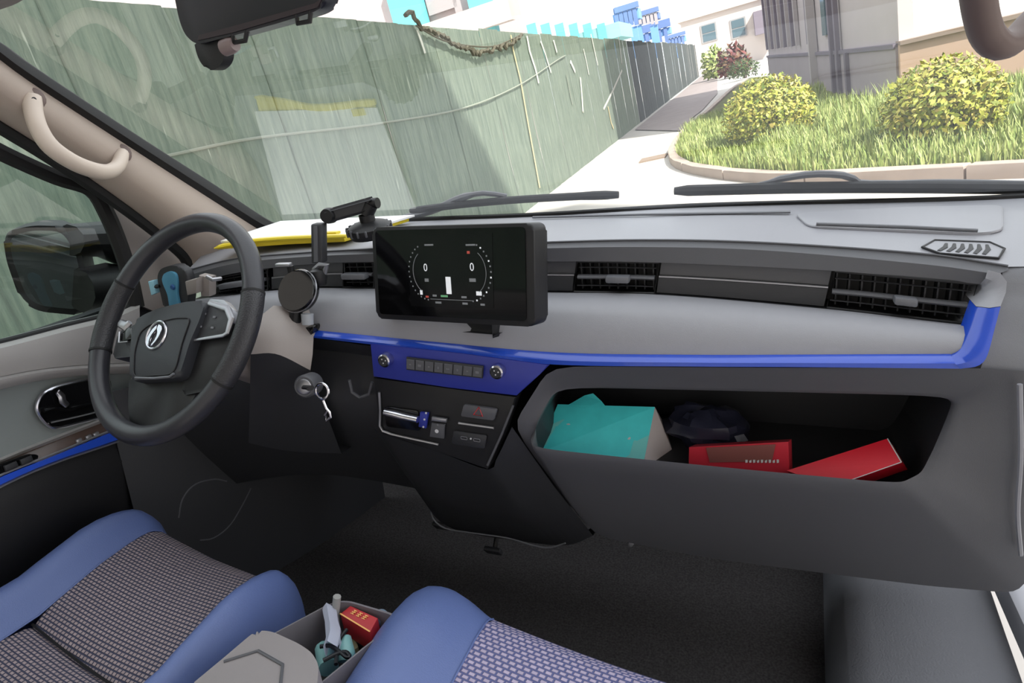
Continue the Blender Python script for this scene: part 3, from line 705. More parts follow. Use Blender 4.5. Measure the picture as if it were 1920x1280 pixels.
t2 = lineY([(588,633,.868),(700,646,.868),(860,664,.868),(1035,683,.866),(1300,687,.864),(1500,688,.864),(1804,691,.864)], 40)
m = MB(); m.loft([[p+V((0,.03,.004)) for p in t1], t1, [a.lerp(b,.45)+V((0,-.005,0)) for a,b in zip(t1,t2)], t2, [p+V((0,.03,0)) for p in t2]]); m.build('blue_trim', 'blue', dash, smooth=50)
# fascia around the storage shelf
op = [(1046,724,.905),(1400,732,.905),(1790,741,.905),(1772,790,.897),(1750,842,.888),(1728,886,.878),(1692,904,.872),(1640,902,.870),(1400,880,.868),(1200,860,.868),(988,838,.868),(1014,782,.885)]
ou = [(1032,686,.878),(1400,689,.872),(1850,690,.872),(1970,700,.885),(1975,860,.89),(1965,1040,.94),(1905,1112,.97),(1740,1098,.98),(1560,1076,.985),(1330,1046,.985),(1112,1004,.96),(960,800,.87)]
P_op = [py_(*q) for q in op]; P_ou = [py_(*q) for q in ou]
def ring(pts, n=8):
    out = []
    for i in range(len(pts)):
        a, b = pts[i], pts[(i+1)%len(pts)]
        out += [a.lerp(b, k/n) for k in range(n)]
    return out
ro_, rO = ring(P_op), ring(P_ou)
def soft(r, it=3):
    for _ in range(it): r = [(r[i-1]+r[i]*2+r[(i+1)%len(r)])/4 for i in range(len(r))]
    return r
ro_ = soft(ro_, 4); rO = soft(rO, 2)
rim = [a.lerp(b,.05)+V((0,-.006,0)) for a,b in zip(ro_, rO)]
rim2 = [a.lerp(b,.16)+V((0,-.004,0)) for a,b in zip(ro_, rO)]
rmid = [a.lerp(b,.55)+V((0,-.004,0)) for a,b in zip(ro_, rO)]
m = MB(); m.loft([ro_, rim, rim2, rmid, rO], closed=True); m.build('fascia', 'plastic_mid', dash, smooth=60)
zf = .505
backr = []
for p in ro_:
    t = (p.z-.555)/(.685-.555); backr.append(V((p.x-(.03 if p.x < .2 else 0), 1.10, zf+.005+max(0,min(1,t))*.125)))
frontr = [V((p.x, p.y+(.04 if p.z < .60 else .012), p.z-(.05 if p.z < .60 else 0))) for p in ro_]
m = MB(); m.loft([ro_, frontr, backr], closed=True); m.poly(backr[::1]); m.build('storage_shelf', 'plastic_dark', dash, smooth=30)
# outer end of the dashboard
eA = crom([py_(*q) for q in [(1884,499,.955),(1878,512,.942),(1884,530,.934),(1882,548,.928),(1873,575,.912),(1861,620,.896),(1851,655,.884),(1838,692,.878)]], 16)
eC = [es + V((0,-.005*k, -.0125*k)) for k in range(16)]
eB = [a.lerp(b,.35)+V((.006,-.012,.004)) for a,b in zip(eA,eC)]; eB[0] = seam[-1].lerp(es,.35)
m = MB(); m.loft([eA, eB, eC])
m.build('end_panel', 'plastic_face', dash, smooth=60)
m = MB(); m.tube(crom([py_(x,y,Y) for x,y,Y in [(1912,720,.872),(1914,850,.875),(1908,960,.895),(1914,1040,.92)]], 14), .003, 6); m.build('edge_line', 'plastic', dash)
# centre stack
SP0 = py_(860,720,.866); SN = V((0,-1,.06)).normalized()
def st(px, py, h=0): return pp(px, py, SP0+SN*h, SN)
stack = [(694,644),(860,662),(1030,684),(1012,702),(968,742),(840,726),(700,706)]
m = MB(); m.prism([st(x,y,.004) for x,y in stack], -SN*.03, .002); cst = m.build('control_panel', 'blue_deep', dash)
for x, y in ((727,672),(936,693)):
    c = st(x,y,.004); m = MB(); m.lathe([(.0125,0),(.0125,.008),(.0115,.013),(.0092,.0145),(.0092,.011),(.0,.0105)], c, SN); kb = m.build('knob', 'chrome', cst)
    m = MB(); m.lathe([(.0098,.006),(.0098,.012),(.007,.0135),(0,.0135)], c, SN); m.build('knob_cap', 'plastic_dark', kb)
    for k in range(3):
        a = k*2.1+.5; m = MB(); u = SN.orthogonal().normalized(); v = SN.cross(u); m.box(c+SN*.0137+u*.004*math.cos(a)+v*.004*math.sin(a), .002,.002,.0005, u, v, SN); m.build('mark', 'print_white', kb, smooth=0)
bq = [st(x,y,.006) for x,y in [(764,668),(908,685),(906,708),(764,692)]]
m = MB(); m.prism(bq, SN*.004, .001); bs = m.build('button_strip', 'plastic_dark', cst)
for k in range(8):
    t0, t1_ = (k+.06)/8, (k+.94)/8
    q = [bq[0].lerp(bq[1],t0).lerp(bq[3].lerp(bq[2],t0),.12), bq[0].lerp(bq[1],t1_).lerp(bq[3].lerp(bq[2],t1_),.12), bq[0].lerp(bq[1],t1_).lerp(bq[3].lerp(bq[2],t1_),.88), bq[0].lerp(bq[1],t0).lerp(bq[3].lerp(bq[2],t0),.88)]
    m = MB(); m.prism([p+SN*.004 for p in q], SN*.002, .0006, 1); b_ = m.build('button', 'plastic_mid', bs)
    c = sum(q, V((0,0,0)))/4 + SN*.0065; u = (q[1]-q[0]).normalized(); v = SN.cross(u)
    m = MB(); m.box(c, .003+.003*(k%3==1), .002+.002*(k%2), .0006, u, v, SN); m.build('mark', 'print_grey', b_, smooth=0)
# glossy lower panel of the stack with gear selector
lowp = [(700,708),(840,728),(968,744),(942,816),(914,880),(820,846),(714,812)]
m = MB(); m.prism([st(x,y,.002) for x,y in lowp], -SN*.03, .002); lp = m.build('selector_panel', 'plastic_black', dash)
m = MB(); m.tube([st(x,y,.005) for x,y in [(711,735),(713,770),(712,798),(718,808),(735,814),(780,824),(822,833)]], .0024, 8); m.build('chrome_frame', 'silver', lp)
m = MB(); m.tube([st(x,y,.005) for x,y in [(962,760),(940,815),(914,872)]], .002, 6); m.build('edge_line', 'plastic_mid', lp)
m = MB(); m.prism(rounded([st(x,y,.002) for x,y in [(722,760),(786,768),(790,806),(726,798)]],.006), SN*.004, .001); m.build('selector_base', 'gloss_black', lp)
m = MB(); m.tube([st(x,y,.014) for x,y in [(722,772),(740,776),(756,780),(784,786)]], [.0075,.0085,.0085,.0075], 12, flat=.8); m.build('selector_lever', 'chrome', lp)
m = MB(); m.prism([st(x,y,.003) for x,y in [(791,770),(806,772),(802,800),(788,797)]], SN*.008, .002); sb = m.build('selector_button', 'blue_deep', lp)
for x,y in ((799,774),(796,786),(794,800)):
    m = MB(); m.lathe([(.0018,0),(.0018,.001),(0,.0012)], st(x,y,.0115), SN, 8); m.build('mark', 'print_white', sb)
m = MB(); m.prism([st(x,y,.003) for x,y in [(812,790),(836,793),(834,820),(808,816)]], SN*.006, .0015); pb = m.build('parking_switch', 'plastic_mid', lp)
m = MB(); m.prism([st(x,y,.006) for x,y in [(812,779),(840,783),(839,790),(811,787)]], SN*.006, .002); m.build('parking_lever', 'silver', lp)
for x,y,r in ((821,796,.002),(819,808,.0035)):
    m = MB(); m.lathe([(r,0),(r,.0008),(0,.001)], st(x,y,.009), SN, 10); m.build('mark', 'print_white' if r > .003 else 'print_grey', pb)
m = MB(); m.prism(rounded([st(x,y,.003) for x,y in [(872,756),(934,765),(928,786),(866,778)]],.003), SN*.005, .0012); hz_ = m.build('hazard_switch', 'plastic_mid', lp)
m = MB(); tri = [st(x,y,.0085) for x,y in [(898,763),(905,780),(888,777)]]; m.tube(tri, .0012, 5, closed=True); m.build('warning_triangle', mat('tri_red', srgb(220,60,66), .4), hz_)
m = MB(); m.tube([st(x,y,.005) for x,y in [(860,793),(926,802)]], .0022, 8); m.build('chrome_line', 'silver', lp)
m = MB(); m.prism(rounded([st(x,y,.003) for x,y in [(852,806),(914,815),(910,840),(848,830)]],.004), SN*.003, .001); ub = m.build('usb_block', 'plastic_dark', lp)
for x,y in ((870,821),(894,825)):
    c = st(x,y,.0075); u = (st(x+10,y+1.5,.0075)-c).normalized(); v = SN.cross(u)
    m = MB(); m.tube(rect2(c,u,v,.0115,.005,.001,2), .0006, 5, closed=True); m.build('usb_port', 'print_grey', ub)
m = MB(); m.lathe([(.0016,0),(.0016,.001),(0,.001)], st(883,822,.0065), SN, 8); m.build('mark', 'print_white', ub)
# column below the stack
ct = crom([st(x,y,0) for x,y in [(700,800),(714,812),(820,846),(914,880),(930,862),(960,800)]], 24)
cb = crom([py_(x,y,Y) for x,y,Y in [(800,930,.95),(812,965,.955),(860,995,.96),(960,1012,.965),(1060,1022,.965),(1112,1004,.96)]], 24)
m = MB(); m.loft([ct, [a.lerp(b,.5)+V((0,-.006,0)) for a,b in zip(ct,cb)], cb, [p+V((0,.05,-.01)) for p in cb]]); m.build('centre_column', 'plastic_dark', dash, smooth=60)
m = MB(); m.tube(crom([py_(x,y,.953) for x,y in [(806,945),(812,972),(835,990),(880,998),(950,1008),(1000,1022),(1030,1026),(1060,1018)]], 30), .0016, 6); m.build('column_edge', 'plastic_face', dash)
m = MB(); m.tube([py_(841,906,.925), py_(852,920,.93)], .0012, 6); m.build('cable_clip', 'silver', dash)
# driver side lower dash
da = crom([py_(x,y,.888) for x,y in [(330,645),(480,628),(588,634),(694,648)]], 20)
db = crom([py_(x,y,.875) for x,y in [(330,740),(480,735),(600,745),(715,762)]], 20)
dc = crom([py_(x,y,.98) for x,y in [(330,930),(480,900),(620,890),(860,930)]], 20)
m = MB(); m.loft([da, [a.lerp(b,.3)+V((0,.03,0)) for a,b in zip(da,db)], db, [a.lerp(b,.5) for a,b in zip(db,dc)], dc, [p+V((0,.3,0)) for p in dc]]); m.build('knee_panel', 'plastic_dark', dash, smooth=50)
m = MB(); m.box(V((0,1.2,.55)), 1.56, .14, .46); m.build('leak_backing', 'plastic_black', dash, smooth=0)  # black box added behind the panels to stop light leaking through gaps
m = MB(); m.tube([py_(x,y,.872) for x,y in [(655,712),(660,735),(675,745),(692,738),(698,716)]], .003, 8); m.build('cup_ring', 'plastic_mid', dash)
m = MB(); c = py_(1184,1014,.985); m.lathe([(.004,0),(.006,.004),(.005,.01),(0,.012)], c+V((0,-.002,0)), V((0,-1,0)), 12); m.build('screw', 'silver', dash)
# defroster grille at the passenger end
gr = thing('demister_grille', top_pt(1805,470), 'small hexagonal demister grille with slanted dark slots on the dash corner', 'vent')
gz = .874
hexo = [top_pt(x,y,.002) for x,y in [(1729,466),(1752,453),(1855,457),(1883,469),(1872,487),(1762,478)]]
m = MB(); m.prism(hexo, V((0,0,-.006))); m.build('frame', 'plastic', gr)
m = MB(); m.tube(hexo, .0018, 6, closed=True); m.build('rim', 'plastic_black', gr)
for k in range(6):
    t = k/5; a = top_pt(1774+t*76, 459+t*2.5, .004); b = top_pt(1760+t*84, 473+t*7, .004)
    m = MB(); m.tube([a-V((0,0,.002)),a.lerp(b,.5)+V((.003,0,-.002)),b-V((0,0,.002))], [.002,.0034,.0028], 6, flat=.4, up=V((0,0,1))); m.build('slot', 'plastic_black', gr)

# ================================================================== STEERING
WC = CAM + V((-.914,.729,-.278)); WA = .645; WB = -.15
WN = V((math.sin(WB)*math.cos(WA), -math.cos(WB)*math.cos(WA), math.sin(WA))).normalized()
WU = V((0,0,1)).cross(WN).normalized(); WV = WN.cross(WU)
def wp(px, py, h=0): return pp(px, py, WC+WN*h, WN)
sw_ = thing('steering_wheel', WC-WV*.2, 'black leather steering wheel with a chrome emblem on its hub', 'steering wheel')
def arc(a0, a1, n, r=.185): return [WC + (WU*math.cos(a)+WV*math.sin(a))*r for a in (a0+(a1-a0)*k/n for k in range(n+1))]
D_ = math.radians
def rim_seg(a0, a1, r, mt, n, nm):
    m = MB(); m.tube(arc(D_(a0),D_(a1),n), r, 14, up=WN); m.build(nm, mt, sw_, smooth=70)
rim_seg(20, 160, .0165, 'leather_smooth', 36, 'rim'); rim_seg(200, 335, .0165, 'leather_smooth', 36, 'rim')
rim_seg(160, 200, .0175, 'leather', 14, 'rim_grip'); rim_seg(-25, 20, .0178, 'leather', 14, 'rim_grip')
for a in (20,160,200,335):
    m = MB(); p = arc(D_(a-.6),D_(a+.6),2); m.tube(p, .0182, 14, up=WN); m.build('seam_ring', 'rubber', sw_)
hubp = [(248,604),(272,588),(300,577),(345,566),(386,562),(374,600),(356,640),(344,680),(334,708),(242,714),(244,660)]
m = MB(); m.prism(rounded([wp(x,y,.012) for x,y in hubp],.012), -WN*.05, .008, 3); hub = m.build('hub_pad', 'hub', sw_, smooth=50)
ins = [(262,622),(285,606),(330,596),(358,596),(342,640),(330,690),(320,702),(250,706),(252,660)]
m = MB(); m.tube(rounded([wp(x,y,.013) for x,y in ins],.012), .0011, 5, closed=True); m.build('hub_groove', 'plastic_black', hub)
m = MB(); m.tube([wp(x,y,.014) for x,y in [(254,708),(290,709),(318,706),(326,700)]], .002, 6); m.build('hub_edge', 'plastic_face', hub)
# spokes
m = MB(); m.prism(rounded([wp(x,y,-.004) for x,y in [(222,622),(258,606),(252,668),(210,672)]],.008), -WN*.03, .006); m.build('spoke', 'plastic_dark', sw_)
m = MB(); m.prism(rounded([wp(x,y,-.006) for x,y in [(370,600),(440,600),(440,660),(400,730),(340,742),(346,690)]],.01), -WN*.03, .006); m.build('spoke', 'plastic_black', sw_)
m = MB(); m.prism(rounded([wp(x,y,-.01) for x,y in [(242,706),(336,700),(372,730),(340,790),(300,812),(246,812),(240,760)]],.01), -WN*.03, .006); m.build('spoke', 'plastic_black', sw_)
pod = [(389,573),(424,580),(430,600),(424,626),(360,636),(366,612)]
m = MB(); m.prism(rounded([wp(x,y,.004) for x,y in pod],.006), -WN*.022, .004); pd = m.build('button_pod', 'plastic_dark', sw_)
m = MB(); m.tube([wp(x,y,.006) for x,y in [(392,568),(426,578),(434,598),(426,624),(418,629),(360,638)]], [.004,.006,.006,.004,.003,.002], 8, flat=.6, up=WN); m.build('pod_bezel', 'silver', pd)
m = MB(); m.prism(rounded([wp(x,y,.002) for x,y in [(392,560),(420,562),(436,580),(434,606),(424,584),(390,572)]],.004), -WN*.012, .003); m.build('pod_wing', 'silver', pd)
for x,y in ((384,588),(402,594),(376,612),(398,614)):
    c = wp(x,y,.0055); m = MB(); m.box(c, .006,.003,.0012, WU, WV, WN); m.build('mark', 'print_grey', pd, smooth=0)
pod2 = [(225,626),(244,612),(248,634),(226,640)]
m = MB(); m.prism(rounded([wp(x,y,.002) for x,y in pod2],.004), -WN*.02, .003); p2 = m.build('button_pod', 'gloss_black', sw_)
m = MB(); m.tube([wp(x,y,.004) for x,y in [(224,622),(223,642),(240,640)]], .0016, 6); m.build('pod_bezel', 'silver', p2)
m = MB(); m.tube([wp(x,y,-.006) for x,y in [(226,606),(238,612),(244,604)]], [.008,.010,.006], 8, flat=.6, up=WN); m.build('pod_wing', 'silver', p2)
m = MB(); m.box(wp(252,806,-.004), .02,.006,.003, WU, WV, WN, .001); m.build('trim_clip', 'silver', sw_)
# emblem: ring with two curved swooshes
EC = wp(293,628,.0128); ER = .0235
em = MB(); em.tube([EC + (WU*math.cos(a)*1.0+WV*math.sin(a))*ER for a in (2*math.pi*k/40 for k in range(40))], .0022, 8, closed=True); emo = em.build('emblem', 'chrome', sw_)
def swoosh(pts):
    P = [EC + WU*(x*ER) + WV*(y*ER) for x,y in pts]; P = crom(P+[P[0]], 30)[:-1]
    m = MB(); m.prism(P, WN*.003, .0006, 1); m.build('emblem_swoosh', 'chrome', emo)
swoosh([(.02,.78),(.45,.6),(.55,.1),(.3,-.5),(-.1,-.85),(.22,-.3),(.25,.15),(.05,.35)])
swoosh([(-.15,.7),(-.5,.3),(-.7,-.25),(-.62,-.68),(-.3,-.8),(-.45,-.4),(-.3,.1),(-.1,.4)])
# column
sc = thing('steering_column', V((-.4,.85,.62)), 'beige and black steering column cover with the ignition lock', 'steering column')
axis = -WN
def ring_c(c, w_, h_, r_): return rect2(c, WU, WV, w_, h_, r_, 4)
cc = WC - WN*.05
m = MB(); m.loft([ring_c(cc,.12,.09,.03), ring_c(cc-WN*.04,.13,.10,.035), ring_c(cc-WN*.16,.14,.11,.04)], closed=True, cap=True); m.build('shroud', 'column', sc, smooth=50)
# visible cover flank to the right of the wheel
ca = [py_(x,y,Y) for x,y,Y in [(478,600,.80),(540,604,.84),(588,630,.865)]]
cb_ = [py_(x,y,Y) for x,y,Y in [(470,664,.78),(520,664,.80),(582,694,.84)]]
cd = [py_(x,y,Y) for x,y,Y in [(466,830,.84),(540,845,.87),(640,850,.90)]]
ca, cb_, cd = crom(ca,12), crom(cb_,12), crom(cd,12)
m = MB(); m.loft([[p+V((0,.05,.01)) for p in ca], ca, [a.lerp(b,.5)+V((.006,-.006,0)) for a,b in zip(ca,cb_)], cb_]); m.build('upper_cover', 'column', sc, smooth=60)
m = MB(); m.loft([cb_, [a.lerp(b,.4)+V((.006,-.006,0)) for a,b in zip(cb_,cd)], cd, [p+V((0,.1,-.01)) for p in cd]]); m.build('lower_cover', 'plastic_dark', sc, smooth=60)
IN = V((.25,-.93,.25)).normalized(); IC = py_(572,724,.795)
m = MB(); m.lathe([(.02,-.03),(.02,0),(.017,.004),(.014,.004),(.014,0),(0,0)], IC, IN); ig = m.build('ignition_lock', 'plastic_mid', sc)
m = MB(); m.lathe([(.0135,.0),(.0135,.005),(.011,.007),(0,.007)], IC, IN); m.build('lock_face', 'silver', ig)
key = thing('car_key', IC, 'silver ignition key with ring hanging from the lock', 'key')
kd = (py_(604,736,.765)-IC).normalized()
m = MB(); m.tube([IC+IN*.006, IC+kd*.012, IC+kd*.022], [.006,.006,.007], 10, flat=.6); m.build('key_head', 'plastic_black', key)
kc = py_(604,733,.765)
m = MB(); m.tube([kc + (V((1,0,0))*math.cos(a)+V((0,.25,.97))*math.sin(a))*.0125 for a in (2*math.pi*k/28 for k in range(28))], .0022, 7, closed=True); m.build('key_ring', 'chrome', key)
m = MB(); m.tube([py_(x,y,.763) for x,y in [(606,750),(612,765),(618,772),(620,782),(612,788),(609,778),(614,770)]], .0022, 7); m.build('key_clip', 'chrome', key)

# ================================================================== DISPLAY
dTL, dTR, dBL, dBR = py_(697,426,.888), py_(992,418,.812), py_(706,597,.866), py_(994,612,.792)
du = ((dTR-dTL)+(dBR-dBL)).normalized(); dn = du.cross((dTL-dBL)+(dTR-dBR)).normalized(); dn = dn if dn.y < 0 else -dn
dv = dn.cross(du).normalized(); dc_ = (dTL+dTR+dBL+dBR)/4; dW = ((dTR-dTL).length+(dBR-dBL).length)/2; dH = ((dTL-dBL).length+(dTR-dBR).length)/2
def ds(px, py, h=0): return pp(px, py, dc_+dn*h, dn)
disp = thing('instrument_display', dc_-dv*dH/2, 'wide black instrument display screen standing on the dashboard', 'display')
qd = [pp(x,y,dc_,dn) for x,y in [(697,426),(1000,418),(1003,613),(706,597)]]
m = MB(); m.prism(rounded(qd,.012,5), -dn*.034, .004, 3); m.build('housing', 'plastic_black', disp, smooth=50)
m = MB(); m.prism(rounded([ds(x,y,.0004) for x,y in [(704,432),(985,425),(988,602),(713,588)]],.007), dn*.0012); scn = m.build('screen_glass', 'screen', disp, smooth=20)
m = MB(); m.prism([ds(x,y,.0018) for x,y in [(765,440),(923,437),(926,578),(770,574)]], dn*.0003); lcd = m.build('lcd_panel', 'lcd', disp, smooth=0)
m = MB(); fc = dc_ - dn*.02 - dv*(dH*.5); m.box(fc - dv*.002 - dn*.058, .08, .03, .05, du, dn, dv, .006); m.build('foot', 'plastic_black', disp)
h_ = .0026
def dbar(x, y, wd, hg, mt): 
    m = MB(); m.box(ds(x,y,h_), wd, hg, .0004, du, dv, dn); m.build('screen_mark', mt, lcd, smooth=0)
text('0', .017, MATS['lit_white'], lcd, ds(798,502,h_), du, dv, 'screen_digit'); text('0', .017, MATS['lit_white'], lcd, ds(885,501,h_), du, dv, 'screen_digit')
for k in range(15):      # dial dots
    a = D_(115+ 150*k/14); p = ds(802,510,h_) + du*math.cos(a)*.040+dv*math.sin(a)*.043
    m = MB(); m.box(p, .0022,.0022,.0004, du, dv, dn); m.build('dial_mark', 'lit_dim', lcd, smooth=0)
    a = D_(65-150*k/14); p = ds(880,510,h_) + du*math.cos(a)*.040+dv*math.sin(a)*.043
    m = MB(); m.box(p, .0024,.0024,.0004, du, dv, dn); m.build('dial_mark', 'lit_white' if k%3 == 1 else 'lit_dim', lcd, smooth=0)
for cxx, s in ((802,1),(880,-1)):
    m = MB(); m.tube([ds(cxx,510,h_)+du*s*math.cos(D_(a))*.031+dv*math.sin(D_(a))*.034 for a in range(125,245,6)], .0005, 4); m.build('dial_arc', 'lit_dim', lcd)
dbar(841,535,.010,.026,'lit_white'); dbar(800,525,.008,.005,'lit_dim'); dbar(886,525,.012,.005,'lit_dim')
dbar(804,459,.018,.0025,'lit_dim'); dbar(882,459,.018,.0025,'lit_dim'); dbar(815,554,.008,.003,'lit_dim'); dbar(833,555,.014,.003,'lit_green'); dbar(870,557,.010,.003,'lit_dim')
dbar(846,562,.085,.0008,'lit_dim'); dbar(822,567,.012,.003,'lit_dim'); dbar(872,569,.010,.003,'lit_dim'); dbar(905,571,.008,.003,'lit_dim')
dbar(878,473,.005,.004,'lit_red'); dbar(801,556,.006,.003,'lit_red'); dbar(898,550,.010,.006,'lit_white'); dbar(790,548,.005,.007,'lit_white')

# ================================================================== THINGS ON THE DASH
# suction phone holder
hd = thing('phone_holder', py_(690,440,1.0), 'black folding suction arm phone holder with a round plate', 'phone holder')
sc0 = py_(694,432,.985); sz = V((0,-.12,1)).normalized()
m = MB(); m.lathe([(.036,-.010),(.040,0),(.040,.008),(.034,.012),(.026,.015),(.014,.018),(.014,.030),(0,.032)], sc0, sz, 28); m.build('suction_cup', 'plastic_black', hd)
for k in range(16):
    a = 2*math.pi*k/16; u = V((1,0,0)); v = sz.cross(u); p = sc0 + (u*math.cos(a)+v*math.sin(a))*.040 + sz*.004
    m = MB(); m.box(p, .004,.004,.011, u*math.cos(a)+v*math.sin(a), -u*math.sin(a)+v*math.cos(a), sz, .001, 1); m.build('grip_rib', 'plastic_mid', hd)
A_ = py_(696,382,.985); B_ = py_(618,404,.955)
m = MB(); m.tube([sc0+sz*.03, A_], .013, 12); m.tube([A_+V((-.012,0,0)), A_+V((.014,0,.001))], .0095, 12); m.build('swivel', 'plastic_black', hd)
m = MB(); dd = (A_-B_).normalized(); m.box((A_+B_)/2, (A_-B_).length, .016, .015, dd, dd.cross(V((0,0,1))).normalized(), dd.cross(dd.cross(V((0,0,1))).normalized()), .004); m.build('upper_arm', 'plastic_dark', hd)
m = MB(); m.lathe([(.012,-.012),(.014,-.006),(.014,.006),(.012,.012)], B_, V((.1,-1,.1)), 20); m.build('pivot', 'plastic_black', hd)
C1, C2 = py_(598,418,.945), py_(599,492,.925)
dd = (C1-C2).normalized(); m = MB(); m.box((C1+C2)/2, .024, .018, (C1-C2).length, V((1,0,0)), V((0,1,0)), dd, .003); m.build('lower_arm', 'plastic_dark', hd)
m = MB(); m.box((C1+C2)/2+V((0,-.010,0)), .008, .002, (C1-C2).length*.9, V((1,0,0)), V((0,1,0)), dd); m.build('arm_inset', 'plastic_mid', hd)
m = MB(); m.tube([py_(x,y,.91) for x,y in [(588,520),(590,505),(600,496),(613,497),(608,512),(596,522)]], .005, 8); m.build('ball_clamp', 'silver', hd)
m = MB(); m.lathe([(.0,-.016),(.012,-.013),(.016,0),(.012,.013),(0,.016)], py_(597,520,.905), V((0,0,1)), 16); m.build('ball_joint', 'plastic_black', hd)
pc = py_(558,545,.87); pnm = V((.05,-.86,.5)).normalized()
m = MB(); m.lathe([(.036,-.012),(.0385,-.006),(.0385,.003),(.036,.006),(.0,.006)], pc, pnm, 36); m.build('round_plate', 'gloss_black', hd)
m = MB(); m.lathe([(.0388,-.002),(.0396,0),(.0388,.002)], pc, pnm, 36); m.build('plate_rim', 'silver', hd)
m = MB(); u = V((1,0,0)); m.box(py_(532,496,.875), .030,.012,.006, u, V((0,1,0)), V((0,0,1)), .002); m.build('upper_jaw', 'silver', hd)
m = MB(); m.tube([py_(544,498,.885), py_(548,520,.885)], .006, 8); m.build('jaw_stem', 'plastic_black', hd)
m = MB(); m.tube([py_(556,578,.865), py_(553,600,.86), py_(552,625,.856)], [.011,.012,.010], 10); m.build('lower_stem', 'plastic_black', hd)
m = MB(); m.tube([py_(576,588,.862), py_(577,608,.858)], [.011,.010], 12); m.build('thumb_screw', mat('grey_soft', srgb(170,174,180), .5), hd)
m = MB(); m.prism(rounded([py_(x,y,.862) for x,y in [(546,618),(588,612),(586,626),(560,640),(545,645)]],.005), V((0,.02,0)), .003); m.build('lower_jaw', 'gloss_black', hd)
m = MB(); m.tube([py_(x,y,.855) for x,y in [(536,622),(534,645),(538,664)]], .0045, 8); m.tube([py_(x,y,.853) for x,y in [(550,640),(546,655),(544,668)]], .0045, 8); m.tube([py_(524,662,.855), py_(552,668,.853)], .005, 8); m.build('foot_clamp', 'plastic_black', hd)

# second phone cradle behind the wheel
pc2 = thing('phone_cradle', py_(330,560,.90), 'small blue and grey phone cradle clipped behind the steering wheel', 'phone holder')
Yc = .90
m = MB(); m.prism(rounded([py_(x,y,Yc) for x,y in [(294,520),(300,504),(320,497),(340,500),(352,516),(354,552),(350,580),(308,582)]],.012), V((0,.02,0)), .005); m.build('back_plate', 'plastic_dark', pc2)
m = MB(); m.prism(rounded([py_(x,y,Yc-.004) for x,y in [(303,516),(316,508),(330,512),(333,530),(332,550),(338,578),(318,580),(314,552),(304,530)]],.008), V((0,.006,0)), .002); pdp = m.build('blue_pad', 'cyan_pad', pc2)
m = MB(); m.lathe([(.006,0),(.004,.003),(0,.003)], py_(324,538,Yc-.005), V((0,-1,0)), 12); m.build('button', mat('navy', srgb(40,90,150), .5), pdp)
m = MB(); m.prism([py_(x,y,Yc-.004) for x,y in [(277,528),(287,526),(292,550),(283,554)]], V((0,.014,0)), .002); m.build('jaw', 'cyan_light', pc2)
m = MB(); m.tube([py_(286,538,Yc), py_(300,536,Yc)], .004, 8); m.build('jaw_arm', 'plastic_black', pc2)
m = MB(); m.prism([py_(x,y,Yc-.006) for x,y in [(346,528),(368,522),(368,550),(350,554)]], V((0,.02,0)), .003); m.build('jaw', 'column', pc2)
m = MB(); m.prism([py_(x,y,Yc+.01) for x,y in [(372,516),(392,520),(392,556),(376,556)]], V((0,.02,0)), .003); m.tube([py_(366,536,Yc), py_(378,536,Yc+.015)], .005, 8); m.build('vent_clip', 'column', pc2)
m = MB(); m.tube([py_(388,518,Yc), py_(398,524,Yc), py_(414,522,Yc+.02)], .004, 8); m.build('clip_screw', 'silver', pc2)

# papers and folder on the dash top
PZ = .871
fo = thing('document_folder', V((-.46,1.14,PZ)), 'yellow document folder with white sheets lying on the dash top', 'folder')
fp = [V((-.595,.985,PZ)), V((-.44,1.02,PZ)), V((-.31,1.025,PZ)), V((-.295,1.25,PZ-.004)), V((-.645,1.25,PZ-.004)), V((-.622,1.10,PZ))]
m = MB(); m.prism(fp, V((0,0,.008)), .002); m.build('cover', 'yellow', fo)
m = MB(); m.tube(crom([V((-.60,.985,PZ+.003)), V((-.52,1.0,PZ+.012)), V((-.44,1.02,PZ+.012)), V((-.30,1.022,PZ+.012))], 16), [.003]+[.008]*14+[.006], 8, flat=.6, up=V((0,0,1))); m.build('folded_edge', 'yellow', fo)
m = MB(); m.prism([V((-.608,1.012,PZ+.0085)), V((-.302,1.034,PZ+.0085)), V((-.286,1.262,PZ+.0045)), V((-.660,1.260,PZ+.0045))], V((0,0,.004))); m.build('sheet', 'white_paper', fo, smooth=0)
m = MB(); m.prism([V((-.36,1.03,PZ+.013)), V((-.33,1.03,PZ+.013)), V((-.33,1.045,PZ+.013)), V((-.36,1.045,PZ+.013))], V((0,0,.006)), .002); m.build('clip', 'yellow', fo)

# ---- inside the storage shelf
tis = thing('tissue_box', py_(1120,850,.95), 'torn turquoise tissue carton lying at the end of the storage shelf', 'box')
fl, fr_, bl_, br_ = py_(1046,758,.985), py_(1228,763,.985), py_(1008,850,.915), py_(1204,882,.915)
up_ = ((fl-bl_)+(fr_-br_)).normalized(); ri = (fr_-fl).normalized(); nb = ri.cross(up_).normalized(); nb = nb if nb.y < 0 else -nb
dp = (py_(1268,862,.965)-br_)
dp = -nb*.062 + V((.012,0,-.01))
m = MB(); F8 = [fl,fr_,br_,bl_]; bt, bb = py_(1243,790,1.035)-fr_, py_(1268,862,.985)-br_; B8 = [fl+bt, fr_+bt, br_+bb, bl_+bb]
m.loft([F8, B8], closed=True, cap=True); m.build('carton', 'carton_grey', tis, smooth=0)
m = MB(); m.prism([p+nb*.0006 for p in F8], nb*.0006); fc_ = m.build('front_print', 'teal', tis, smooth=0)
def tf(u, v): return F8[0].lerp(F8[1],u).lerp(F8[3].lerp(F8[2],u),v) + nb*.0016
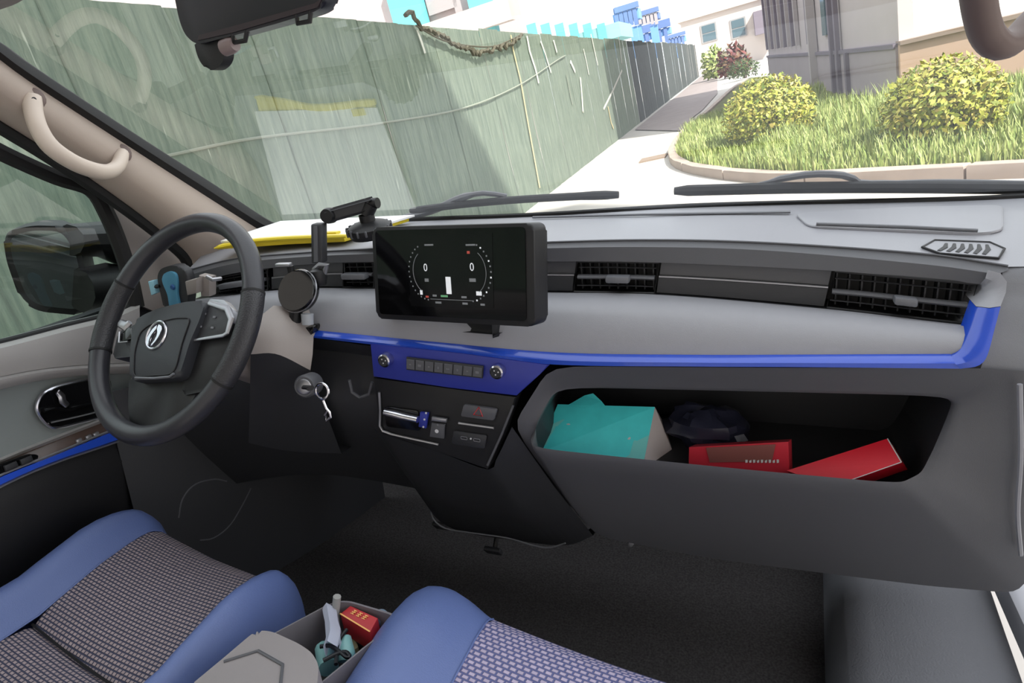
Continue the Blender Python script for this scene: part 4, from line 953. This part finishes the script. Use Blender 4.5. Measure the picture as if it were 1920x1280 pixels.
m = MB(); m.prism([tf(a,b) for a,b in [(0.02,.42),(.12,.30),(.25,.34),(.36,.52),(.55,.62),(.74,.5),(.9,.56),(1,.45),(1,.98),(.5,.86),(.02,.82)]], nb*.0003); m.build('print_band', 'teal_light', fc_, smooth=0)
for a,b,s_ in ((.2,.42,.010),(.72,.52,.009),(.82,.53,.006)):
    m = MB(); m.lathe([(s_*.5,0),(s_*.5,.0004),(0,.0005)], tf(a,b)+nb*.0003, nb, 7); m.build('print_mark', 'print_white', fc_, smooth=0)
m = MB(); m.prism([tf(.38,.80),tf(.52,.82),tf(.52,.85),tf(.38,.83)], nb*.0005); m.build('print_mark', 'navy', fc_, smooth=0)
tear = [tf(.10,.03), py_(1072,755,.988), py_(1096,741,1.0), py_(1112,737,1.0), py_(1128,752,.99), tf(.52,.03), tf(.3,.06)]
m = MB(); m.prism(tear, -nb*.003); m.build('torn_flap', 'teal', tis, smooth=0)
m = MB(); m.prism([p - nb*.006 for p in [py_(1066,760,.99), py_(1090,745,1.005), py_(1112,740,1.005), py_(1098,752,1.0), py_(1092,764,.995)]], -nb*.002); m.build('torn_flap', 'carton_grey', tis, smooth=0)

bag = MB(); rb = random.Random(5); c0 = py_(1322,800,1.01)
def blob(m, c, rx, ry, rz, seed, amp, nu=20, nv=12):
    rows = []
    for j in range(nv+1):
        th = math.pi*j/nv; row = []
        for i in range(nu):
            ph = 2*math.pi*i/nu; d = V((math.sin(th)*math.cos(ph), math.sin(th)*math.sin(ph), math.cos(th)))
            k = 1 + amp*noise.noise(d*2.3+V((seed,0,0)))+amp*.6*noise.noise(d*5+V((0,seed,0)))
            row.append(c + V((d.x*rx, d.y*ry, d.z*rz))*k)
        rows.append(row)
    m.loft(rows, closed=True); bmesh.ops.remove_doubles(m.bm, verts=m.bm.verts, dist=1e-5)
blob(bag, V((c0.x, c0.y, zf+.034)), .066, .045, .036, 3.0, .35)
bag.build('cloth_pouch', 'navy_bag', smooth=25, label='crumpled dark navy pouch between the cartons on the shelf', cat='pouch')
r1 = thing('red_carton', py_(1385,880,.93), 'upright red carton with brown print in the middle of the shelf', 'box', 'red cartons on the shelf')
q1 = [py_(1292,838,.93), py_(1478,828,.93), py_(1481,925,.925), py_(1291,908,.925)]
m = MB(); m.loft([q1, [p+V((.006,.035,-.014)) for p in q1]], closed=True, cap=True); m.build('carton', 'red_dull', r1, smooth=0)
def q1f(u,v,h=.0008): return q1[0].lerp(q1[1],u).lerp(q1[3].lerp(q1[2],u),v*.72)+V((0,-h,0))
m = MB(); m.prism([q1f(.18,.04),q1f(.88,.04),q1f(.84,.5),q1f(.22,.55)], V((0,-.0004,0))); m.build('print_band', 'brown_print', r1, smooth=0)
for k in range(9):
    u = .58+.038*k; m = MB(); m.prism([q1f(u,.46+.03*(k%2)),q1f(u+.022,.46),q1f(u+.022,.54),q1f(u,.55)], V((0,-.0006,0))); m.build('print_mark', 'print_white', r1, smooth=0)
r2 = thing('red_carton', py_(1600,890,.93), 'plain red carton leaning tilted at the far end of the shelf', 'box', 'red cartons on the shelf')
a_, b_, c_, d_ = py_(1475,882,.915), py_(1664,822,.935), py_(1690,866,.905), py_(1560,912,.89)
nn2 = (b_-a_).cross(d_-a_).normalized(); nn2 = nn2 if nn2.z < 0 else -nn2
m = MB(); m.loft([[a_,b_,c_,d_], [p+nn2*.03+V((.006,0,0)) for p in (a_,b_,c_,d_)]], closed=True, cap=True); m.build('carton', 'red', r2, smooth=0)
m = MB(); m.tube([b_, c_], .0009, 5); m.tube([c_, d_], .0007, 5); m.build('worn_edge', 'print_white', r2)

# ================================================================== SEATS
def seat(cx_, pw, ow_l, ow_r, yf_l, yf_r, zp_, fab, label, tilt, bz, hgt):
    t = thing('seat', V((cx_, .3, 0)), label, 'seat', 'front seats of the van')
    xl, xr = cx_-pw/2, cx_+pw/2
    # rows along the seat, from the underside of the front edge to the back
    prof = [(-.03,-.16),(.010,-.10),(.014,-.05),(.004,-.018),(-.02,-.002),(-.06,.004),(-.12,.004),(-.20,-.004),(-.232,-.012),(-.245,-.020),(-.258,-.012),(-.29,-.004),(-.40,0),(-.52,.0)]
    prof2 = [(-.03,-.16),(.006,-.12),(.012,-.085),(.014,-.055),(.010,-.034),(.002,-.016),(-.010,-.006),(-.022,-.001),(-.04,.002),(-.06,.004),(-.09,.004),(-.12,.004),(-.20,-.004),(-.232,-.008),(-.29,-.004),(-.40,0),(-.52,0)]
    def row(dy, dz, xs, hump):
        out = []
        for k, x in enumerate(xs):
            tt = (x-xl)/(xr-xl); yf = yf_l+(yf_r-yf_l)*max(-.4,min(1.4,tt)); out.append(V((x, yf+dy, zp_+dz+hump[k]+tilt*(x-cx_))))
        return out
    xs = [xl+pw*k/12 for k in range(13)]; dish = [-.010*math.sin(math.pi*k/12) for k in range(13)]
    m = MB(); m.loft([row(dy,dz,xs,dish) for dy,dz in prof]); m.build('centre_panel', fab, t, smooth=60)
    m = MB(); m.tube(row(-.245,-.014,xs,dish), .0022, 5); m.build('cross_seam', 'rubber', t)
    for sgn, x0, ow in ((-1,xl,ow_l),(1,xr,ow_r)):
        n = 14; rows = []
        for ri_, (dy, dz) in enumerate(prof2):
            r = []; wt = min(1, ri_/4)
            for k in range(n+1):
                u = k/n; b2 = min(1,max(0,.02-dy)/.06); x = x0+sgn*ow*u*(.80+.20*math.sin(b2*math.pi/2)); q = u/.42
                f = math.sin(math.pi*.5*min(1,q))**1.3 if u < .42 else math.cos((u-.42)/.58*math.pi*.5)
                tt = (x-xl)/(xr-xl); yf = yf_l+(yf_r-yf_l)*max(-.4,min(1.4,tt))
                back = min(1, max(0,-dy)/.10)**.6
                zz = zp_ + dz + (.012*(1-back)+.046*hgt*back)*f*wt - .10*max(0,u-.5)**2*4*(1 if dz > -.06 else .3)
                yy = yf + dy + .014*f - .05*max(0,u-.6)**2*4*(1-back)
                r.append(V((x, yy, zz+tilt*(x-cx_))))
            rows.append(r)
        m = MB(); m.loft(rows); m.build('bolster', 'vinyl', t, smooth=80)
        m = MB(); m.tube([r[0]+V((0,0,.001)) for r in rows[3:]], .0016, 5); m.build('piping', 'vinyl', t)
    m = MB(); m.box(V((cx_, (yf_l+yf_r)/2-.28, zp_-.14)), pw+.7*(ow_l+ow_r), .5, .16, bevel=.03); m.build('base', 'plastic_black', t)
    for dx in (-.16,.16):
        m = MB(); m.box(V((cx_+dx, (yf_l+yf_r)/2-.26, .095)), .04, .46, .19); m.build('rail', 'plastic_dark', t)
    return t
seat(-.467, .312, .125, .095, .700, .640, .40, 'mesh_fabric', 'blue driver seat with a dark woven centre panel', 0, 0, 1.0)
seat(.30, .41, .185, .14, .655, .600, .40, 'mesh_fabric_b', 'blue passenger seat with a pale woven centre panel', 0, 0, 1.0)

# ================================================================== CONSOLE
con = thing('centre_console', V((-.08,.4,0)), 'grey box console with armrest lid between the two seats', 'console')
zc = .43
rimc = [pz(x,y,zc) for x,y in [(486,1202),(520,1183),(612,1134),(634,1126),(656,1126),(738,1150),(752,1162),(684,1214),(594,1288),(400,1420),(330,1330)]]
m = MB(); rr = rounded(rimc,.008,3); ins_ = [p.lerp(sum(rr,V((0,0,0)))/len(rr), .035) for p in rr]
cen = sum(rr,V((0,0,0)))/len(rr)
m.loft([[V((p.x,p.y,.06)) for p in rr], rr, ins_, [V((p.x,p.y,.26)).lerp(V((cen.x,cen.y,.26)),.04) for p in ins_]], closed=True); m.poly([V((p.x,p.y,.26)).lerp(V((cen.x,cen.y,.26)),.04) for p in ins_]); m.build('tray', mat('console_grey', srgb(122,118,124), .55, bump=.1, scale=800), con, smooth=30)
za = .468
lid = [pz(x,y,za) for x,y in [(350,1290),(420,1232),(474,1186),(490,1181),(512,1184),(560,1206),(584,1222),(598,1246),(594,1290),(560,1420),(300,1420)]]
m = MB(); m.prism(rounded(lid,.01,4), V((0,0,-.030)), .007, 3); ld = m.build('armrest_lid', 'arm', con, smooth=50)
m = MB(); m.tube([pz(x,y,za+.0005) for x,y in [(420,1240),(484,1220),(530,1246),(526,1284)]], .0022, 6); m.build('lid_groove', 'plastic_mid', ld)
# tray contents
zt_ = .44
m = MB(); wl = [pz(x,y,zt_) for x,y in [(606,1142),(630,1140),(632,1165),(638,1190),(634,1212),(606,1214),(612,1185),(608,1160)]]
rows = []
for k, (a, b) in enumerate([((604,1140),(630,1139)),((606,1152),(632,1150)),((609,1165),(633,1163)),((610,1180),(638,1176)),((611,1194),(637,1192)),((606,1212),(632,1212))]):
    A1, B1 = pz(*a,.428+.004*(k%2)), pz(*b,.428-.004*(k%2)); rows.append([A1+V((0,0,-.02)), A1, A1.lerp(B1,.4)+V((0,0,.010)), A1.lerp(B1,.75)+V((0,0,.004)), B1, B1+V((0,0,-.02))])
m.loft(rows); m.solidify(-.003); m.build('tissue_pack', 'white_cloth', smooth=30, label='crumpled white tissue pack standing in the console tray', cat='tissue pack')
m = MB(); m.tube([pz(632,1118,.445), pz(629,1150,.415), V((-.11,.53,.28))], .0058, 10); m.build('marker_pen', mat('pen', srgb(158,158,156), .5), label='grey marker pen poking up from the console tray', cat='pen')
rc_ = [pz(x,y,.445) for x,y in [(638,1148),(662,1136),(706,1158),(700,1182),(688,1178)]]
rc_ = [pz(638,1150,.420), pz(657,1135,.426), pz(708,1158,.426), pz(694,1184,.420)]
t = thing('card_pack', sum(rc_,V((0,0,0)))/4+V((0,0,-.02)), 'red packet with gold characters in the console tray', 'packet')
m = MB(); m.prism(rc_, V((0,0,-.04)), .001); m.build('packet', mat('packet_red', srgb(190,44,52), .4), t, smooth=20)
ru = (rc_[2]-rc_[1]).normalized(); rv = (rc_[1]-rc_[0]).normalized(); rcc = sum(rc_,V((0,0,0)))/4
rn = ru.cross(rv)
for k in range(3):
    c = rcc + ru*(-.014+.011*k) + rv*.003 + rn*.001
    m = MB(); m.box(c, .007,.0012,.0008,ru,rv,rn); m.box(c+rv*.003, .006,.0012,.0008,ru,rv,rn); m.box(c-rv*.003, .006,.0012,.0008,ru,rv,rn); m.box(c, .0012,.007,.0008,ru,rv,rn); m.build('gold_character', 'gold', t, smooth=0)
m = MB(); m.prism([rc_[0]+rv*-.001+rn*.0005, rc_[3]+rv*-.001+rn*.0005, rc_[3]+rv*.001+rn*.0005, rc_[0]+rv*.001+rn*.0005], rn*.0006); m.build('gold_line', 'gold', t, smooth=0)
m = MB(); m.tube([pz(x,y,.395) for x,y in [(606,1214),(612,1232),(616,1252)]], [.012,.014,.014], 10); m.tube([pz(648,1196,.41), pz(650,1225,.405), pz(648,1240,.40)], [.008,.012,.01], 10); m.build('teal_bottle', mat('teal_pack', srgb(130,180,180), .35), label='pale teal squeeze bottle under the cable in the console tray', cat='bottle')
cp = crom([pz(x,y,.420) for x,y in [(650,1180),(638,1196),(632,1212),(630,1245)]],14)
cp2 = crom([pz(x,y,.422) for x,y in [(600,1212),(618,1210),(635,1220),(650,1232),(656,1230),(648,1222),(630,1226),(606,1238)]],30)
m = MB(); m.tube(cp, .0028, 8); m.tube(cp2, .0028, 8); m.build('charging_cable', 'cable_black', label='dark looped charging cable in the console tray', cat='cable')
m = MB(); m.lathe([(.010,0),(.011,.012),(.009,.016),(.006,.016),(.006,.008),(0,.008)], pz(716,1166,.40), V((0,0,1)), 18); m.build('bottle_cap', mat('cap_blue', srgb(120,140,160), .4), label='small grey-blue cap beside the red packet in the console tray', cat='cap')
m = MB(); m.prism(rounded([pz(x,y,.38) for x,y in [(658,1198),(664,1196),(672,1212),(664,1218)]],.002), V((0,0,-.03)), .001); m.build('paper_strip', mat('strip', srgb(160,155,120), .6), label='narrow pale strip deep in the console tray by the passenger seat', cat='paper')
m = MB(); c = pz(655,1200,.36); m.box(V((-.09,.53,.32)), .08,.09,.10, bevel=.008); m.build('dark_pouch', 'plastic_black', label='black pouch filling the bottom of the console tray', cat='pouch')

# ================================================================== FOOTWELL
m = MB()
se = crom([V((.60,1.45,0)), V((.585,1.15,0)), V((.575,.95,0)), V((.555,.75,0)), V((.55,.5,0))], 16)
sh_ = [(0,0),(.008,.06),(.03,.095),(.07,.11),(.26,.115),(.29,.10),(.30,0)]
m.loft([[p+V((dx,0,dz)) for p in se] for dx,dz in sh_]); m.build('trim_3', mat('step_grey', srgb(112,114,120), .85, bump=.5, scale=300), smooth=50, kind='structure', label='grey carpeted step along the passenger door opening')
m = MB(); m.box(V((.93,.7,.13)), .10, 1.6, .06, bevel=.015); m.build('trim_4', mat('sill', srgb(190,192,200), .4), kind='structure', label='pale painted door sill at the passenger side')
# driver kick panel with oval cover
kp = thing('trim_5', V((-.72,1.1,0)), 'dark kick panel with an oval cover in the driver footwell', kind='structure')
ka = crom([V((-.80,.80,.62)), V((-.76,.95,.60)), V((-.70,1.15,.58)), V((-.66,1.4,.56))], 12); kb_ = crom([V((-.82,.72,0)), V((-.76,.95,0)), V((-.68,1.15,0)), V((-.62,1.4,0))], 12)
m = MB(); m.loft([ka, [a.lerp(b,.5)+V((.03,0,0)) for a,b in zip(ka,kb_)], kb_]); kpo = m.build('kick_panel', 'plastic_dark', kp, smooth=60)
_kb = BVHTree.FromPolygons([v.co + ORG[kp.name] for v in kpo.data.vertices], [list(p.vertices) for p in kpo.data.polygons])
kpt = V((-.69,1.08,.3)); kn = V((.9,-.42,.1)).normalized()
def kq(px,py):
    h = _kb.ray_cast(CAM, ray(px,py).normalized())[0]
    return (h if h is not None else pp(px,py,kpt,kn)) + kn*.001
m = MB(); m.tube(crom([kq(x,y) for x,y in [(335,970),(342,935),(365,908),(400,898),(425,902)]], 16), .0018, 6); m.tube(crom([kq(x,y) for x,y in [(470,915),(455,945),(430,985),(400,1008),(375,1012)]], 16), .0018, 6); m.build('oval_cover_line', 'plastic_mid', kp)
# pedals and loose bits
for x, y, w_, lab in ((826,985,.05,'small dark brake pedal below the centre column'),(925,1032,.06,'small brownish accelerator pedal below the centre column')):
    c = py_(x,y,1.12); t = thing('pedal', c, lab, 'pedal', 'pedals in the footwell')
    m = MB(); m.box(c, w_*.7, .012, .03, V((1,0,0)), V((0,.8,.6)), V((0,-.6,.8)), .004); m.build('pad', 'plastic_dark', t)
    m = MB(); m.tube([c+V((0,.01,0)), c+V((0,.12,.12)), c+V((0,.2,.35))], .006, 8); m.build('arm', 'plastic_black', t)

# ================================================================== OVERHEAD
# grab handle on the driver pillar
gh = thing('grab_handle', pX(140,320,-.69), 'beige grab handle screwed to the driver side pillar', 'handle', 'pillar grab handles')
gp = crom([pX(x,y,X) for x,y,X in [(62,182,-.698),(62,205,-.69),(72,240,-.675),(95,275,-.665),(135,303,-.662),(172,318,-.664),(200,322,-.67),(220,312,-.682),(230,288,-.698)]], 36)
m = MB(); m.tube(gp, [.013,.014,.015]+[.0145]*30+[.015,.014,.013], 12, flat=.85); m.build('grip', 'beige_handle', gh, smooth=70)
for x, y in ((64,186),(229,289)):
    c = pX(x,y,-.685); m = MB(); m.lathe([(.0035,0),(.0035,.002),(.001,.002)], c, V((.8,-.6,0)), 10); m.build('screw', 'plastic_dark', gh)
    c = pX(x-2,y-1,-.705); m = MB(); m.lathe([(.018,-.004),(.018,.003),(.013,.006)], c, V((.8,-.6,.2)), 16); m.build('foot', 'brown_handle', gh)
gh = thing('grab_handle', py_(1900,110,.9), 'dark brown grab handle loop on the passenger side pillar', 'handle', 'pillar grab handles')
gp = crom([py_(x,y,Y) for x,y,Y in [(1828,-70,.80),(1832,-20,.82),(1840,30,.84),(1852,66,.855),(1874,86,.865),(1900,78,.88),(1930,46,.90),(1965,10,.93)]], 30)
m = MB(); m.tube(gp, [.016]*30, 12, flat=.85); m.build('grip', 'brown_handle', gh, smooth=70)
m = MB(); m.lathe([(.02,-.01),(.02,.006),(.014,.01)], py_(1965,10,.935), V((-.8,-.5,0)), 16); m.lathe([(.02,-.01),(.02,.006),(.014,.01)], py_(1828,-72,.81), V((-.8,-.5,0)), 16); m.build('foot', 'brown_handle', gh)
# interior mirror with camera lobe
Ym = .56
im = thing('interior_mirror', py_(470,70,Ym), 'dark interior mirror with a camera lobe hanging at the top of the windshield', 'mirror')
bd = [(326,-10),(336,38),(346,64),(362,80),(376,82),(440,66),(520,44),(590,22),(606,12),(612,-8),(620,-70),(330,-70)]
m = MB(); m.prism(rounded([py_(x,y,Ym) for x,y in bd],.006), V((0,.02,0)), .006, 3); m.build('housing', mat('mirror_body', srgb(30,31,40), .35), im, smooth=50)
m = MB(); m.prism([py_(x,y,Ym-.0015) for x,y in [(370,76),(440,60),(595,14),(604,-4),(590,6),(440,48),(372,66)]], V((0,.003,0))); m.build('edge_band', mat('mirror_band', srgb(52,42,48), .4), im)
m = MB(); m.prism(rounded([py_(x,y,Ym+.005) for x,y in [(362,70),(414,62),(418,84),(421,104),(416,120),(402,132),(388,131),(376,118),(368,100)]],.008), V((0,.014,0)), .005, 3); m.build('camera_lobe', 'plastic_black', im, smooth=50)
c = py_(426,88,Ym+.004); m = MB(); m.lathe([(.008,-.004),(.008,.006),(.0065,.012),(0,.012)], c, V((1,-.1,.1)), 16); m.build('lens_knob', mat('knob_grey', srgb(140,124,124), .4), im)
for pts in ([(436,62),(438,80),(460,76),(464,56)],[(556,24),(558,44),(581,40),(583,16)]):
    m = MB(); m.tube([py_(x,y,Ym+.002) for x,y in pts], .0024, 8); m.build('strap_loop', 'plastic_black', im)
m = MB(); top = py_(470,-40,Ym)+V((0,.03,0)); m.tube([top, top+V((0,.02,.06)), V((top.x,.56,1.415))], [.012,.010,.016], 10); m.build('stem', 'plastic_black', im)
# folded sun visor corner
vp_ = [py_(x,y,.52) for x,y in [(-260,110),(0,18),(30,8),(52,-6),(60,-60),(-240,-60)]]
m = MB(); m.prism(rounded(vp_,.01), V((0,.018,.01)), .004); m.build('sun_visor', mat('visor', srgb(120,116,116), .8), smooth=50, label='folded grey sun visor at the upper corner above the driver', cat='sun visor')
